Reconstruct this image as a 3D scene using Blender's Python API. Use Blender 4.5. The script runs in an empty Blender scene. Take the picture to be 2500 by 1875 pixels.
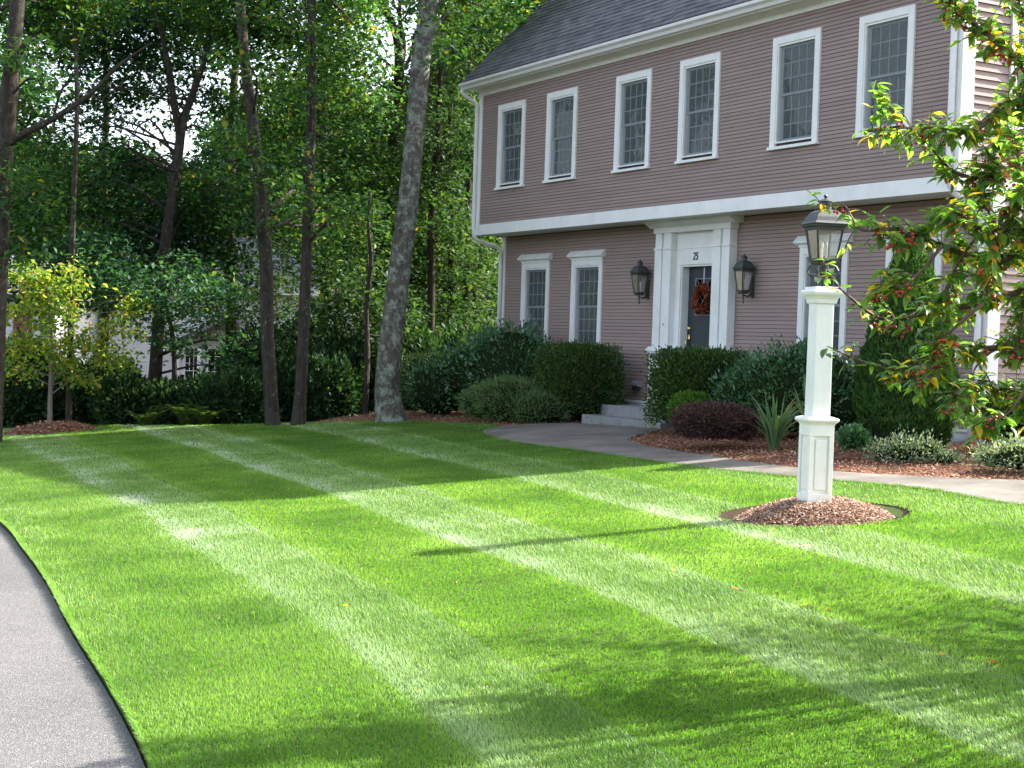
import bpy, math, random
import numpy as np
from mathutils import Vector, Matrix
from mathutils.geometry import delaunay_2d_cdt
rng = np.random.default_rng(7)
random.seed(7)
C = bpy.context.scene.collection
S = bpy.context.scene

# ------------------------------------------------------------------ camera, sky, sun, exposure
YAW, PITCH, ROLL, F = -1.0595, -0.0283, 0.0333, 3733.0
def _axes():
    cy, sy, cp, sp = math.cos(YAW), math.sin(YAW), math.cos(PITCH), math.sin(PITCH)
    f = Vector((sy*cp, cy*cp, sp)); r = Vector((cy, -sy, 0)); u = r.cross(f)
    cr, sr = math.cos(ROLL), math.sin(ROLL)
    return cr*r + sr*u, -sr*r + cr*u, f
CR, CU, CF = _axes()
cam_d = bpy.data.cameras.new('camera'); cam = bpy.data.objects.new('camera', cam_d); C.objects.link(cam)
cam.matrix_world = Matrix(((CR.x, CU.x, -CF.x, 0), (CR.y, CU.y, -CF.y, 0), (CR.z, CU.z, -CF.z, 0), (0, 0, 0, 1)))
cam_d.sensor_width = 36; cam_d.lens = F/2500*36; cam_d.clip_end = 600; cam_d.clip_start = .05
S.camera = cam
SUN_EL, SUN_H = math.radians(39.5), Vector((0.12, 1.0)).normalized()
w = bpy.data.worlds.new('World'); S.world = w; w.use_nodes = True
wn = w.node_tree; bg = wn.nodes['Background']
sky = wn.nodes.new('ShaderNodeTexSky'); sky.sky_type = 'NISHITA'; sky.sun_disc = False
sky.sun_elevation = SUN_EL; sky.sun_rotation = math.atan2(SUN_H.x, SUN_H.y); sky.dust_density = 3.0; sky.air_density = 1.0; sky.ozone_density = 1.0
hs_ = wn.nodes.new('ShaderNodeHueSaturation'); hs_.inputs['Saturation'].default_value = .62
wn.links.new(sky.outputs[0], hs_.inputs['Color']); wn.links.new(hs_.outputs[0], bg.inputs[0]); bg.inputs[1].default_value = 0.15
sl = bpy.data.lights.new('sun', 'SUN'); sl.energy = 4.6; sl.angle = math.radians(.55); sl.color = (1, .95, .86)
sun = bpy.data.objects.new('sun', sl); C.objects.link(sun)
sd = Vector((SUN_H.x*math.cos(SUN_EL), SUN_H.y*math.cos(SUN_EL), math.sin(SUN_EL)))
sun.rotation_euler = sd.to_track_quat('Z', 'Y').to_euler(); sun.location = (0, 20, 30)
S.view_settings.view_transform = 'Standard'; S.view_settings.look = 'None'; S.view_settings.exposure = 1.95
S.view_settings.gamma = 1; S.view_settings.use_curve_mapping = False
S.render.engine = 'CYCLES'
S.cycles.max_bounces = 6; S.cycles.diffuse_bounces = 3; S.cycles.glossy_bounces = 2; S.cycles.transmission_bounces = 4
S.cycles.transparent_max_bounces = 6; S.cycles.use_denoising = True; S.cycles.caustics_reflective = False; S.cycles.caustics_refractive = False

# ------------------------------------------------------------------ terrain height, plan helpers
def gz(x, y):
    ye = 13.6 - np.logaddexp(0, (13.6 - y)*3)/3
    return -1.755 + .028*x + .075*ye
def gzf(x, y): return float(gz(x, y))
def ray(px, py): return CF + CR*((px-1250)/F) - CU*((py-937.5)/F)
def at(px, py, depth): return ray(px, py)*depth
def hit(px, py, lift=0.0):
    d = ray(px, py); t = 1.6/max(1e-5, -d.z)
    for _ in range(60):
        p = d*t; t += (gzf(p.x, p.y) + lift - p.z)/(d.z - .075*d.y - .028*d.x)
    return d*t

# ------------------------------------------------------------------ node materials
def mat(name, rough=.7, spec=.3):
    m = bpy.data.materials.new(name); m.use_nodes = True
    b = m.node_tree.nodes['Principled BSDF']; b.inputs['Roughness'].default_value = rough; b.inputs['Specular IOR Level'].default_value = spec
    return m, m.node_tree.nodes, m.node_tree.links, b
def noise(N, L, scale, detail=4, rough=.6, vec=None, coord='Object', stretch=None):
    t = N.new('ShaderNodeTexNoise'); t.inputs['Scale'].default_value = scale; t.inputs['Detail'].default_value = detail; t.inputs['Roughness'].default_value = rough
    tc = N.new('ShaderNodeTexCoord'); src = tc.outputs[coord]
    if stretch:
        mp = N.new('ShaderNodeMapping'); mp.inputs['Scale'].default_value = stretch; L.new(src, mp.inputs[0]); src = mp.outputs[0]
    L.new(src, t.inputs['Vector']); return t.outputs['Fac']
def ramp(N, L, fac, stops):
    r = N.new('ShaderNodeValToRGB'); e = r.color_ramp.elements
    while len(e) < len(stops): e.new(.5)
    for k, (p, c) in enumerate(stops): e[k].position = p; e[k].color = (*c, 1)
    L.new(fac, r.inputs[0]); return r.outputs[0]
def mix(N, L, fac, a, b, mode='MIX'):
    m = N.new('ShaderNodeMix'); m.data_type = 'RGBA'; m.blend_type = mode
    for k, v in ((0, fac), (6, a), (7, b)):
        if hasattr(v, 'is_linked') or hasattr(v, 'links'): L.new(v, m.inputs[k])
        elif k == 0: m.inputs[0].default_value = v
        else: m.inputs[k].default_value = (*v, 1)
    return m.outputs[2]
def bump(N, L, b, h, strength=.3, dist=.01):
    n = N.new('ShaderNodeBump'); n.inputs['Strength'].default_value = strength; n.inputs['Distance'].default_value = dist
    L.new(h, n.inputs['Height']); L.new(n.outputs[0], b.inputs['Normal'])
def island(N): return N.new('ShaderNodeNewGeometry').outputs['Random Per Island']
def objrand(N): return N.new('ShaderNodeObjectInfo').outputs['Random']

def simple(name, c1, c2, scale=6, rough=.6, spec=.3, bs=0, bd=.005, bscale=None, coord='Object', stretch=None):
    m, N, L, b = mat(name, rough, spec)
    L.new(ramp(N, L, noise(N, L, scale, 5, .65, coord=coord, stretch=stretch), [(.3, c1), (.7, c2)]), b.inputs['Base Color'])
    if bs: bump(N, L, b, noise(N, L, bscale or scale*6, 3), bs, bd)
    return m
def leafmat(name, cols, transl=.45, rough=.6, spec=.18, patch=None, rnd='island', tboost=1.6):
    """cols: ramp stops over a random number of each leaf"""
    m, N, L, b = mat(name, rough, spec)
    r = island(N) if rnd == 'island' else objrand(N)
    col = ramp(N, L, r, cols)
    if patch:
        f = noise(N, L, patch[0], 2); fr = ramp(N, L, f, [(.42, (0, 0, 0)), (.62, (1, 1, 1))]); col = mix(N, L, fr, col, mix(N, L, 1.0, col, patch[1], 'MULTIPLY'))
    L.new(col, b.inputs['Base Color'])
    t = N.new('ShaderNodeBsdfTranslucent'); L.new(mix(N, L, 1.0, col, (tboost*1.1, tboost*1.15, tboost*.45), 'MULTIPLY'), t.inputs[0])
    ms = N.new('ShaderNodeMixShader'); ms.inputs[0].default_value = transl
    L.new(b.outputs[0], ms.inputs[1]); L.new(t.outputs[0], ms.inputs[2]); L.new(ms.outputs[0], N['Material Output'].inputs[0])
    return m

M = {}
M['white'] = simple('white_paint', (.72, .73, .72), (.80, .81, .80), 3, .45, .4, .08, .002, 40)
M['white_old'] = simple('cream_white_paint', (.77, .77, .74), (.85, .85, .82), 4, .42, .45, .08, .002, 30)
M['grey_sash'] = simple('grey_sash_paint', (.30, .33, .37), (.36, .39, .43), 5, .5)
M['muntin'] = simple('grey_muntin', (.30, .33, .33), (.36, .40, .39), 5, .5)
for k_ in ('white', 'white_old'):                 # faint grime and weathering blotches on the paint
    m_ = M[k_]; N_, L_ = m_.node_tree.nodes, m_.node_tree.links; b_ = N_['Principled BSDF']; src = b_.inputs['Base Color'].links[0].from_socket
    g_ = ramp(N_, L_, noise(N_, L_, 2.6, 8, .75, stretch=(1, 1, .5)), [(.38, (.93, .925, .90)), (.55, (1, 1, 1))])
    L_.new(mix(N_, L_, 1.0, src, g_, 'MULTIPLY'), b_.inputs['Base Color'])
def m_siding():
    m, N, L, b = mat('mauve_clapboard_paint', .62, .25)
    base = ramp(N, L, noise(N, L, 1.3, 6, .7, stretch=(1, 1, 3)), [(.25, (.265, .198, .178)), (.75, (.310, .236, .214))])
    o = ramp(N, L, objrand(N), [(0, (.93, .93, .93)), (1, (1.06, 1.05, 1.05))])
    L.new(mix(N, L, 1.0, base, o, 'MULTIPLY'), b.inputs['Base Color'])
    bump(N, L, b, noise(N, L, 30, 4, .6, stretch=(1, 1, 12)), .15, .002)
    return m
M['siding'] = m_siding()
def m_shingle():
    m, N, L, b = mat('charcoal_shingle', .9, .15)
    a = ramp(N, L, noise(N, L, 160, 3, .7), [(.3, (.062, .065, .070)), (.7, (.150, .155, .165))])
    o = ramp(N, L, objrand(N), [(0, (.78, .78, .8)), (1, (1.25, 1.25, 1.25))]); i = ramp(N, L, island(N), [(0, (.82, .82, .82)), (1, (1.18, 1.18, 1.18))])
    L.new(mix(N, L, 1.0, mix(N, L, 1.0, a, o, 'MULTIPLY'), i, 'MULTIPLY'), b.inputs['Base Color'])
    bump(N, L, b, noise(N, L, 220, 3), .5, .004); return m
M['shingle'] = m_shingle()
M['backing'] = simple('shade_toned_sheathing', (.07, .045, .042), (.09, .06, .055), 5, .9, .1)  # wall core coloured dark to paint shade lines under the clapboards
def m_granite():
    m, N, L, b = mat('granite', .75, .3)
    a = ramp(N, L, noise(N, L, 90, 4, .8), [(.35, (.10, .105, .11)), (.5, (.22, .225, .23)), (.68, (.36, .36, .36))])
    moss = ramp(N, L, noise(N, L, 3.2, 4, .7), [(.52, (0, 0, 0)), (.64, (1, 1, 1))])
    L.new(mix(N, L, moss, a, (.13, .16, .06)), b.inputs['Base Color']); bump(N, L, b, noise(N, L, 12, 6), .6, .02); return m
M['granite'] = m_granite()
def m_concrete():
    m, N, L, b = mat('old_concrete', .9, .2)
    a = ramp(N, L, noise(N, L, 140, 4, .8), [(.3, (.108, .098, .084)), (.72, (.232, .213, .187))])
    s = ramp(N, L, noise(N, L, 1.1, 5, .65), [(.35, (.62, .61, .60)), (.65, (1.15, 1.15, 1.14))])
    L.new(mix(N, L, 1.0, a, s, 'MULTIPLY'), b.inputs['Base Color']); bump(N, L, b, noise(N, L, 180, 3), .4, .004); return m
M['concrete'] = m_concrete()
def m_asphalt():
    m, N, L, b = mat('pale_asphalt', .95, .15)
    v = N.new('ShaderNodeTexVoronoi'); v.inputs['Scale'].default_value = 170; tc = N.new('ShaderNodeTexCoord'); L.new(tc.outputs['Object'], v.inputs['Vector'])
    sep = N.new('ShaderNodeSeparateColor'); L.new(v.outputs['Color'], sep.inputs[0])
    a = ramp(N, L, sep.outputs[0], [(.0, (.082, .080, .079)), (.5, (.130, .127, .124)), (.94, (.180, .176, .171)), (1, (.31, .30, .29))])
    s = ramp(N, L, noise(N, L, .8, 5, .6), [(.35, (.85, .85, .86)), (.7, (1.12, 1.1, 1.1))])
    L.new(mix(N, L, 1.0, a, s, 'MULTIPLY'), b.inputs['Base Color'])
    bump(N, L, b, v.outputs['Distance'], .7, .006); return m
M['asphalt'] = m_asphalt()
M['soil'] = simple('dark_soil', (.025, .017, .010), (.060, .042, .026), 25, .95, .1, .8, .02, 60)
M['lawn_base'] = simple('lawn_thatch', (.040, .070, .016), (.075, .105, .030), 30, .95, .1, .6, .02, 80)
M['litter'] = simple('leaf_litter', (.022, .016, .010), (.070, .045, .028), 9, .95, .1, .8, .03, 30)
M['mulch_base'] = simple('mulch_base', (.11, .052, .032), (.23, .118, .075), 45, .95, .1, .9, .02, 70)
def m_chip():
    m, N, L, b = mat('mulch_chip', .9, .15)
    L.new(ramp(N, L, island(N), [(0, (.13, .058, .036)), (.35, (.25, .118, .072)), (.7, (.36, .19, .12)), (.93, (.48, .30, .20)), (1, (.58, .43, .31))]), b.inputs['Base Color']); return m
M['chip'] = m_chip()
def m_chip2():
    m, N, L, b = mat('fresh_mulch_chip', .85, .2)
    L.new(ramp(N, L, island(N), [(0, (.17, .09, .06)), (.35, (.32, .19, .13)), (.7, (.45, .30, .22)), (1, (.66, .50, .40))]), b.inputs['Base Color']); return m
M['chip2'] = m_chip2()
def m_bark(name, dark, mid, lich, lth, lscale=5):
    m, N, L, b = mat(name, .95, .1)
    a = ramp(N, L, noise(N, L, 14, 6, .75, stretch=(1, 1, .25)), [(.3, dark), (.7, mid)])
    f = ramp(N, L, noise(N, L, lscale, 8, .78), [(lth-.03, (0, 0, 0)), (lth+.10, (1, 1, 1))])
    L.new(mix(N, L, f, a, lich), b.inputs['Base Color'])
    bump(N, L, b, noise(N, L, 18, 6, .75, stretch=(1, 1, .2)), 1.0, .05); return m
M['bark_oak'] = m_bark('lichen_oak_bark', (.045, .038, .032), (.15, .135, .115), (.27, .31, .25), .50, 5.5)
M['bark_dark'] = m_bark('dark_maple_bark', (.022, .018, .015), (.080, .068, .056), (.20, .22, .17), .60, 9)
M['bark_back'] = m_bark('shaded_bark', (.022, .018, .014), (.075, .060, .046), (.12, .13, .10), .66, 6)
M['bark_young'] = m_bark('young_bark', (.13, .11, .09), (.30, .26, .21), (.33, .32, .26), .6, 12)
M['twig'] = simple('twig_bark', (.07, .045, .03), (.16, .10, .07), 20, .8)
M['green_oak'] = leafmat('oak_leaf', [(0, (0.016, 0.047, 0.020)), (.4, (0.028, 0.078, 0.028)), (.75, (0.050, 0.121, 0.031)), (.95, (0.094, 0.172, 0.035)), (1, (0.250, 0.187, 0.031))], .36, patch=(.35, (1.5, 1.45, 1.0)))
M['green_mid'] = leafmat('maple_leaf', [(0, (0.015, 0.051, 0.030)), (.5, (0.030, 0.088, 0.048)), (.9, (0.054, 0.126, 0.054)), (1, (0.119, 0.151, 0.043))], .30, patch=(.3, (1.4, 1.45, 1.0)))
M['green_back'] = leafmat('far_leaf', [(0, (0.016, 0.044, 0.020)), (.5, (0.029, 0.071, 0.026)), (.9, (0.053, 0.104, 0.033)), (1, (0.130, 0.146, 0.036))], .32, patch=(.22, (1.45, 1.4, 1.0)))
M['green_yel'] = leafmat('yellowing_leaf', [(0, (.09, .18, .04)), (.45, (.18, .28, .05)), (.8, (.30, .35, .06)), (.96, (.40, .32, .05)), (1, (.40, .14, .04))], .5)
M['under'] = leafmat('undergrowth_leaf', [(0, (0.012, 0.031, 0.013)), (.6, (0.026, 0.066, 0.026)), (.95, (0.055, 0.116, 0.035)), (1, (0.116, 0.174, 0.049))], .25)
M['yew'] = leafmat('yew_needles', [(0, (0.017, 0.043, 0.020)), (.5, (0.035, 0.084, 0.029)), (.85, (0.072, 0.145, 0.032)), (1, (0.174, 0.145, 0.043))], .25, .5, patch=(3.5, (1.2, 1.1, .9)))
M['holly'] = leafmat('holly_leaf', [(0, (0.021, 0.069, 0.036)), (.5, (0.042, 0.128, 0.057)), (.9, (0.083, 0.195, 0.068)), (1, (0.150, 0.255, 0.075))], .22, .3, .6)
M['spirea'] = leafmat('feathery_leaf', [(0, (0.053, 0.113, 0.044)), (.6, (0.106, 0.187, 0.074)), (1, (0.196, 0.256, 0.090))], .3)
M['boxgreen'] = leafmat('bright_box_leaf', [(0, (.035, .10, .015)), (.6, (.075, .17, .025)), (1, (.14, .24, .04))], .35)
M['barberry'] = leafmat('barberry_leaf', [(0, (0.038, 0.024, 0.027)), (.6, (0.081, 0.046, 0.046)), (.95, (0.149, 0.074, 0.061)), (1, (0.216, 0.135, 0.081))], .2, tboost=1.2)
M['variegated'] = leafmat('variegated_leaf', [(0, (.05, .10, .06)), (.5, (.13, .20, .13)), (.8, (.34, .38, .28)), (1, (.50, .50, .36))], .25)
M['arbor'] = leafmat('arborvitae_spray', [(0, (0.021, 0.060, 0.018)), (.6, (0.045, 0.117, 0.027)), (.97, (0.083, 0.158, 0.033)), (1, (0.165, 0.180, 0.045))], .25)
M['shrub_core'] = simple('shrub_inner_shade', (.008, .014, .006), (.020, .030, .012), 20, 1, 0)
M['iris'] = leafmat('iris_blade', [(0, (.07, .14, .08)), (.6, (.11, .20, .10)), (.9, (.17, .24, .10)), (1, (.30, .24, .12))], .3, rnd='obj')
M['fern'] = leafmat('fern_frond', [(0, (.05, .10, .02)), (1, (.10, .16, .03))], .45)
M['crab_g'] = leafmat('crabapple_leaf', [(0, (.055, .12, .035)), (.45, (.09, .18, .040)), (.9, (.15, .25, .05)), (1, (.20, .27, .05))], .58, .3, .5, rnd='obj', tboost=2.4)
M['crab_y'] = leafmat('crabapple_yellow_leaf', [(0, (.45, .33, .03)), (.5, (.60, .40, .03)), (.8, (.55, .22, .03)), (1, (.50, .13, .03))], .5, .35, rnd='obj', tboost=1.4)
M['crab_i'] = leafmat('crabapple_inner_leaf', [(0, (.05, .11, .032)), (.5, (.085, .17, .038)), (.88, (.14, .23, .045)), (.91, (.45, .35, .03)), (1, (.5, .3, .03))], .5, .3, .5, tboost=2.4)
M['berry'] = simple('crabapple_fruit', (.32, .016, .014), (.55, .05, .03), 40, .25, .6)
M['bronze'] = simple('aged_black_metal', (.012, .014, .016), (.035, .042, .042), 18, .45, .5)
M['bronze_green'] = simple('weathered_bronze', (.020, .024, .022), (.060, .068, .058), 14, .5, .5)
M['brass'] = mat('brass', .22)[0]; M['brass'].node_tree.nodes['Principled BSDF'].inputs['Base Color'].default_value = (.75, .5, .18, 1); M['brass'].node_tree.nodes['Principled BSDF'].inputs['Metallic'].default_value = 1
M['door'] = simple('blue_grey_door_paint', (.016, .027, .035), (.023, .037, .047), 4, .4, .4)
M['curtain'] = simple('sheer_curtain', (.50, .56, .49), (.62, .66, .58), 14, .9, .1, stretch=(6, 6, .4))
M['dark'] = simple('dark_interior', (.012, .014, .016), (.02, .022, .024), 3, 1, 0)
M['vent'] = simple('grey_vent', (.24, .25, .28), (.32, .33, .36), 6, .5)
M['wreath'] = leafmat('dried_wreath_leaf', [(0, (.09, .016, .010)), (.5, (.20, .042, .018)), (.9, (.34, .10, .035)), (1, (.42, .25, .10))], .25)
M['ribbon'] = simple('pale_hanger', (.45, .5, .6), (.55, .6, .7), 5, .5)
M['ink'] = simple('black_number', (.01, .01, .01), (.02, .02, .02), 5, .5)
M['fence'] = simple('dark_fence', (.018, .015, .013), (.04, .034, .03), 8, .95, .1)
M['nsiding'] = simple('white_far_siding', (.60, .60, .60), (.68, .68, .68), 2, .6)
M['nroof'] = simple('grey_far_roof', (.13, .13, .14), (.22, .22, .235), 6, .9, stretch=(1, 1, 6))
M['shutter'] = simple('rust_door', (.16, .06, .04), (.22, .09, .06), 5, .6)
M['downspout'] = simple('white_aluminium', (.66, .66, .66), (.74, .74, .74), 5, .35, .5)
M['leader'] = simple('grey_drain_pipe', (.30, .28, .28), (.40, .38, .37), 5, .6)
M['bulb'] = simple('candle_sleeve', (.75, .72, .62), (.85, .82, .72), 5, .5)
def m_glass(name, tint, fres=1.45, rough=.02, min_r=.06):
    m = bpy.data.materials.new(name); m.use_nodes = True; N, L = m.node_tree.nodes, m.node_tree.links
    N.remove(N['Principled BSDF'])
    g = N.new('ShaderNodeBsdfGlossy'); g.inputs['Roughness'].default_value = rough
    t = N.new('ShaderNodeBsdfTransparent'); t.inputs[0].default_value = (*tint, 1)
    fr = N.new('ShaderNodeFresnel'); fr.inputs[0].default_value = fres
    nz = N.new('ShaderNodeTexNoise'); nz.inputs['Scale'].default_value = 2.5; bp = N.new('ShaderNodeBump'); bp.inputs['Strength'].default_value = .08; bp.inputs['Distance'].default_value = .02
    tc = N.new('ShaderNodeTexCoord'); L.new(tc.outputs['Object'], nz.inputs['Vector']); L.new(nz.outputs[0], bp.inputs['Height']); L.new(bp.outputs[0], g.inputs['Normal'])
    mx = N.new('ShaderNodeMath'); mx.operation = 'MULTIPLY_ADD'; mx.inputs[1].default_value = 1; mx.inputs[2].default_value = min_r; L.new(fr.outputs[0], mx.inputs[0])
    s = N.new('ShaderNodeMixShader'); L.new(mx.outputs[0], s.inputs[0]); L.new(t.outputs[0], s.inputs[1]); L.new(g.outputs[0], s.inputs[2]); L.new(s.outputs[0], N['Material Output'].inputs[0])
    return m
M['pane'] = m_glass('window_glass', (.80, .84, .82), min_r=.01)
def m_screen():
    m = bpy.data.materials.new('insect_screen'); m.use_nodes = True; N, L = m.node_tree.nodes, m.node_tree.links; b = N['Principled BSDF']
    b.inputs['Base Color'].default_value = (.20, .235, .24, 1); b.inputs['Roughness'].default_value = .9; b.inputs['Specular IOR Level'].default_value = .1
    t = N.new('ShaderNodeBsdfTransparent'); s = N.new('ShaderNodeMixShader'); s.inputs[0].default_value = .33
    L.new(t.outputs[0], s.inputs[1]); L.new(b.outputs[0], s.inputs[2]); L.new(s.outputs[0], N['Material Output'].inputs[0]); return m
M['screen'] = m_screen()
M['lglass'] = m_glass('seeded_lantern_glass', (.80, .80, .80), rough=.25, min_r=.15)

# ------------------------------------------------------------------ mesh helpers
def link(o, parent=None):
    C.objects.link(o)
    if parent is not None: o.parent = parent
    return o
def arr_mesh(name, V, Fc, m, tri=False, tone=None):
    """V (n,3), Fc (k,3|4) int array -> mesh data"""
    me = bpy.data.meshes.new(name); V = np.asarray(V, np.float32); Fc = np.asarray(Fc, np.int32)
    k, c = Fc.shape
    me.vertices.add(len(V)); me.vertices.foreach_set('co', V.ravel()); me.loops.add(k*c); me.loops.foreach_set('vertex_index', Fc.ravel())
    me.polygons.add(k); me.polygons.foreach_set('loop_start', np.arange(0, k*c, c, dtype=np.int32)); me.polygons.foreach_set('loop_total', np.full(k, c, np.int32))
    if tone is not None:
        a = me.attributes.new('tone', 'FLOAT', 'FACE'); a.data.foreach_set('value', np.asarray(tone, np.float32))
    me.materials.append(m); me.update(calc_edges=True); me.validate()
    return me
class MB:
    def __init__(s): s.v = []; s.f = []; s.sm = False
    def add(s, vs, fs):
        n = len(s.v); s.v += [tuple(p) for p in vs]; s.f += [tuple(i+n for i in f) for f in fs]; return s
    def box(s, x0, x1, y0, y1, z0, z1):
        return s.add([(x0, y0, z0), (x1, y0, z0), (x1, y1, z0), (x0, y1, z0), (x0, y0, z1), (x1, y0, z1), (x1, y1, z1), (x0, y1, z1)],
                     [(0, 3, 2, 1), (4, 5, 6, 7), (0, 1, 5, 4), (1, 2, 6, 5), (2, 3, 7, 6), (3, 0, 4, 7)])
    def prism(s, prof, a, b, axis='x'):
        """closed profile extruded; axis x: prof=(y,z); axis y: prof=(x,z); axis z: prof=(x,y)"""
        n = len(prof)
        def P(p, t): return (t, p[0], p[1]) if axis == 'x' else ((p[0], t, p[1]) if axis == 'y' else (p[0], p[1], t))
        vs = [P(p, a) for p in prof] + [P(p, b) for p in prof]
        return s.add(vs, [tuple(range(n)), tuple(range(2*n-1, n-1, -1))] + [(i, (i+n), (i+1) % n+n, (i+1) % n) for i in range(n)])
    def frustum(s, c, z0, z1, r0, r1, n=4, rot=math.pi/4, sq=None):
        vs = []
        for z, r in ((z0, r0), (z1, r1)):
            for k in range(n):
                a = rot+2*math.pi*k/n; vs.append((c[0]+r*math.cos(a), c[1]+r*math.sin(a), z))
        return s.add(vs, [tuple(range(n-1, -1, -1)), tuple(range(n, 2*n))]+[(k, (k+1) % n, (k+1) % n+n, k+n) for k in range(n)])
    def lathe(s, c, prof, n=4, rot=math.pi/4):
        """stack of rings prof=[(r,z)]"""
        vs = []; fs = []
        for r, z in prof:
            for k in range(n):
                a = rot+2*math.pi*k/n; vs.append((c[0]+r*math.cos(a), c[1]+r*math.sin(a), z))
        for j in range(len(prof)-1):
            for k in range(n): fs.append((j*n+k, j*n+(k+1) % n, (j+1)*n+(k+1) % n, (j+1)*n+k))
        fs.append(tuple(range(n-1, -1, -1))); fs.append(tuple(range((len(prof)-1)*n, len(prof)*n)))
        return s.add(vs, fs)
    def tube(s, pts, rad, n=8):
        pts = [Vector(p) for p in pts]; rad = rad if hasattr(rad, '__len__') else [rad]*len(pts)
        t0 = (pts[1]-pts[0]).normalized(); u = t0.cross(Vector((0, 0, 1)))
        if u.length < .1: u = t0.cross(Vector((1, 0, 0)))
        u.normalize(); vs = []; fs = []
        for i, p in enumerate(pts):
            t = (pts[min(i+1, len(pts)-1)]-pts[max(i-1, 0)]).normalized()
            u = (u-t*u.dot(t)).normalized(); v = t.cross(u)
            for k in range(n):
                a = 2*math.pi*k/n; vs.append(p+(u*math.cos(a)+v*math.sin(a))*rad[i])
        for i in range(len(pts)-1):
            for k in range(n): fs.append((i*n+k, i*n+(k+1) % n, (i+1)*n+(k+1) % n, (i+1)*n+k))
        fs.append(tuple(range(n-1, -1, -1))); fs.append(tuple(range((len(pts)-1)*n, len(pts)*n)))
        return s.add(vs, fs)
    def mesh(s, name, m, smooth=False):
        me = bpy.data.meshes.new(name); me.from_pydata(s.v, [], s.f); me.materials.append(m); me.update()
        if smooth: me.shade_smooth()
        return me
    def build(s, name, m, parent=None, smooth=False, bevel=0, rec=True):
        me = s.mesh(name, m, smooth); o = bpy.data.objects.new(name, me); link(o, parent)
        if rec:
            import bmesh
            bm = bmesh.new(); bm.from_mesh(me); bmesh.ops.recalc_face_normals(bm, faces=bm.faces); bm.to_mesh(me); bm.free()
        if bevel:
            b = o.modifiers.new('bevel', 'BEVEL'); b.width = bevel; b.segments = 2; b.limit_method = 'ANGLE'
        return o
def part(name, me, parent, loc=(0, 0, 0), rot=(0, 0, 0), scale=None):
    o = bpy.data.objects.new(name, me); link(o, parent); o.location = loc; o.rotation_euler = rot
    if scale is not None: o.scale = scale if hasattr(scale, '__len__') else (scale,)*3
    return o
def tag(o, label=None, cat=None, group=None, kind=None):
    for k, v in (('label', label), ('category', cat), ('group', group), ('kind', kind)):
        if v: o[k] = v
    return o
def thing(name, loc, label, cat, group=None, rz=0):
    o = bpy.data.objects.new(name, None); o.empty_display_size = .2; C.objects.link(o); o.location = loc; o.rotation_euler.z = rz
    return tag(o, label, cat, group)
def off(mb_pts, origin): return mb_pts

# ------------------------------------------------------------------ plan shapes
def inside(px, py, poly):
    px = np.asarray(px); py = np.asarray(py); r = np.zeros(px.shape, bool); n = len(poly)
    for i in range(n):
        x0, y0 = poly[i]; x1, y1 = poly[(i+1) % n]
        c = ((y0 > py) != (y1 > py)) & (px < (x1-x0)*(py-y0)/(y1-y0+1e-12)+x0); r ^= c
    return r
def smooth_line(pts, step=.3):
    pts = [Vector((*p, 0)) for p in pts]; out = []
    for i in range(len(pts)-1):
        p0, p1, p2, p3 = pts[max(i-1, 0)], pts[i], pts[i+1], pts[min(i+2, len(pts)-1)]
        n = max(1, int((p2-p1).length/step))
        for k in range(n):
            t = k/n; out.append(tuple((.5*((2*p1)+(p2-p0)*t+(2*p0-5*p1+4*p2-p3)*t*t+(3*p1-p0-3*p2+p3)*t**3))[:2]))
    out.append(tuple(pts[-1][:2])); return out
def slab(name, poly, zf, m, step=.5, skirt=.2, bumpy=None):
    x0, x1 = min(p[0] for p in poly), max(p[0] for p in poly); y0, y1 = min(p[1] for p in poly), max(p[1] for p in poly)
    X, Y = np.meshgrid(np.arange(x0+step/2, x1, step), np.arange(y0+step/2, y1, step)); X, Y = X.ravel(), Y.ravel()
    X = X+rng.uniform(-.1, .1, X.shape)*step; k = inside(X, Y, poly); X, Y = X[k], Y[k]
    P = np.array(poly); d = np.full(X.shape, 9.)
    for q in P[::1]: d = np.minimum(d, np.hypot(X-q[0], Y-q[1]))
    k = d > step*.3; X, Y = X[k], Y[k]
    vs = [Vector(p) for p in poly]+[Vector((a, b)) for a, b in zip(X, Y)]
    n = len(poly)
    ov, oe, of, *_ = delaunay_2d_cdt(vs, [(i, (i+1) % n) for i in range(n)], [list(range(n))], 1, 1e-5)
    V = [(p.x, p.y, float(zf(p.x, p.y))) for p in ov]; Fs = [tuple(f) for f in of]
    if skirt:
        nb = len(V); V += [(p[0], p[1], float(zf(p[0], p[1]))-skirt) for p in poly]
        key = {(round(p.x, 4), round(p.y, 4)): i for i, p in enumerate(ov)}
        for i in range(n):
            a = key.get((round(poly[i][0], 4), round(poly[i][1], 4))); b = key.get((round(poly[(i+1) % n][0], 4), round(poly[(i+1) % n][1], 4)))
            if a is not None and b is not None: Fs.append((a, b, nb+(i+1) % n, nb+i))
    mb = MB(); mb.v = V; mb.f = Fs
    o = mb.build(name, m, smooth=False); return o

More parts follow.
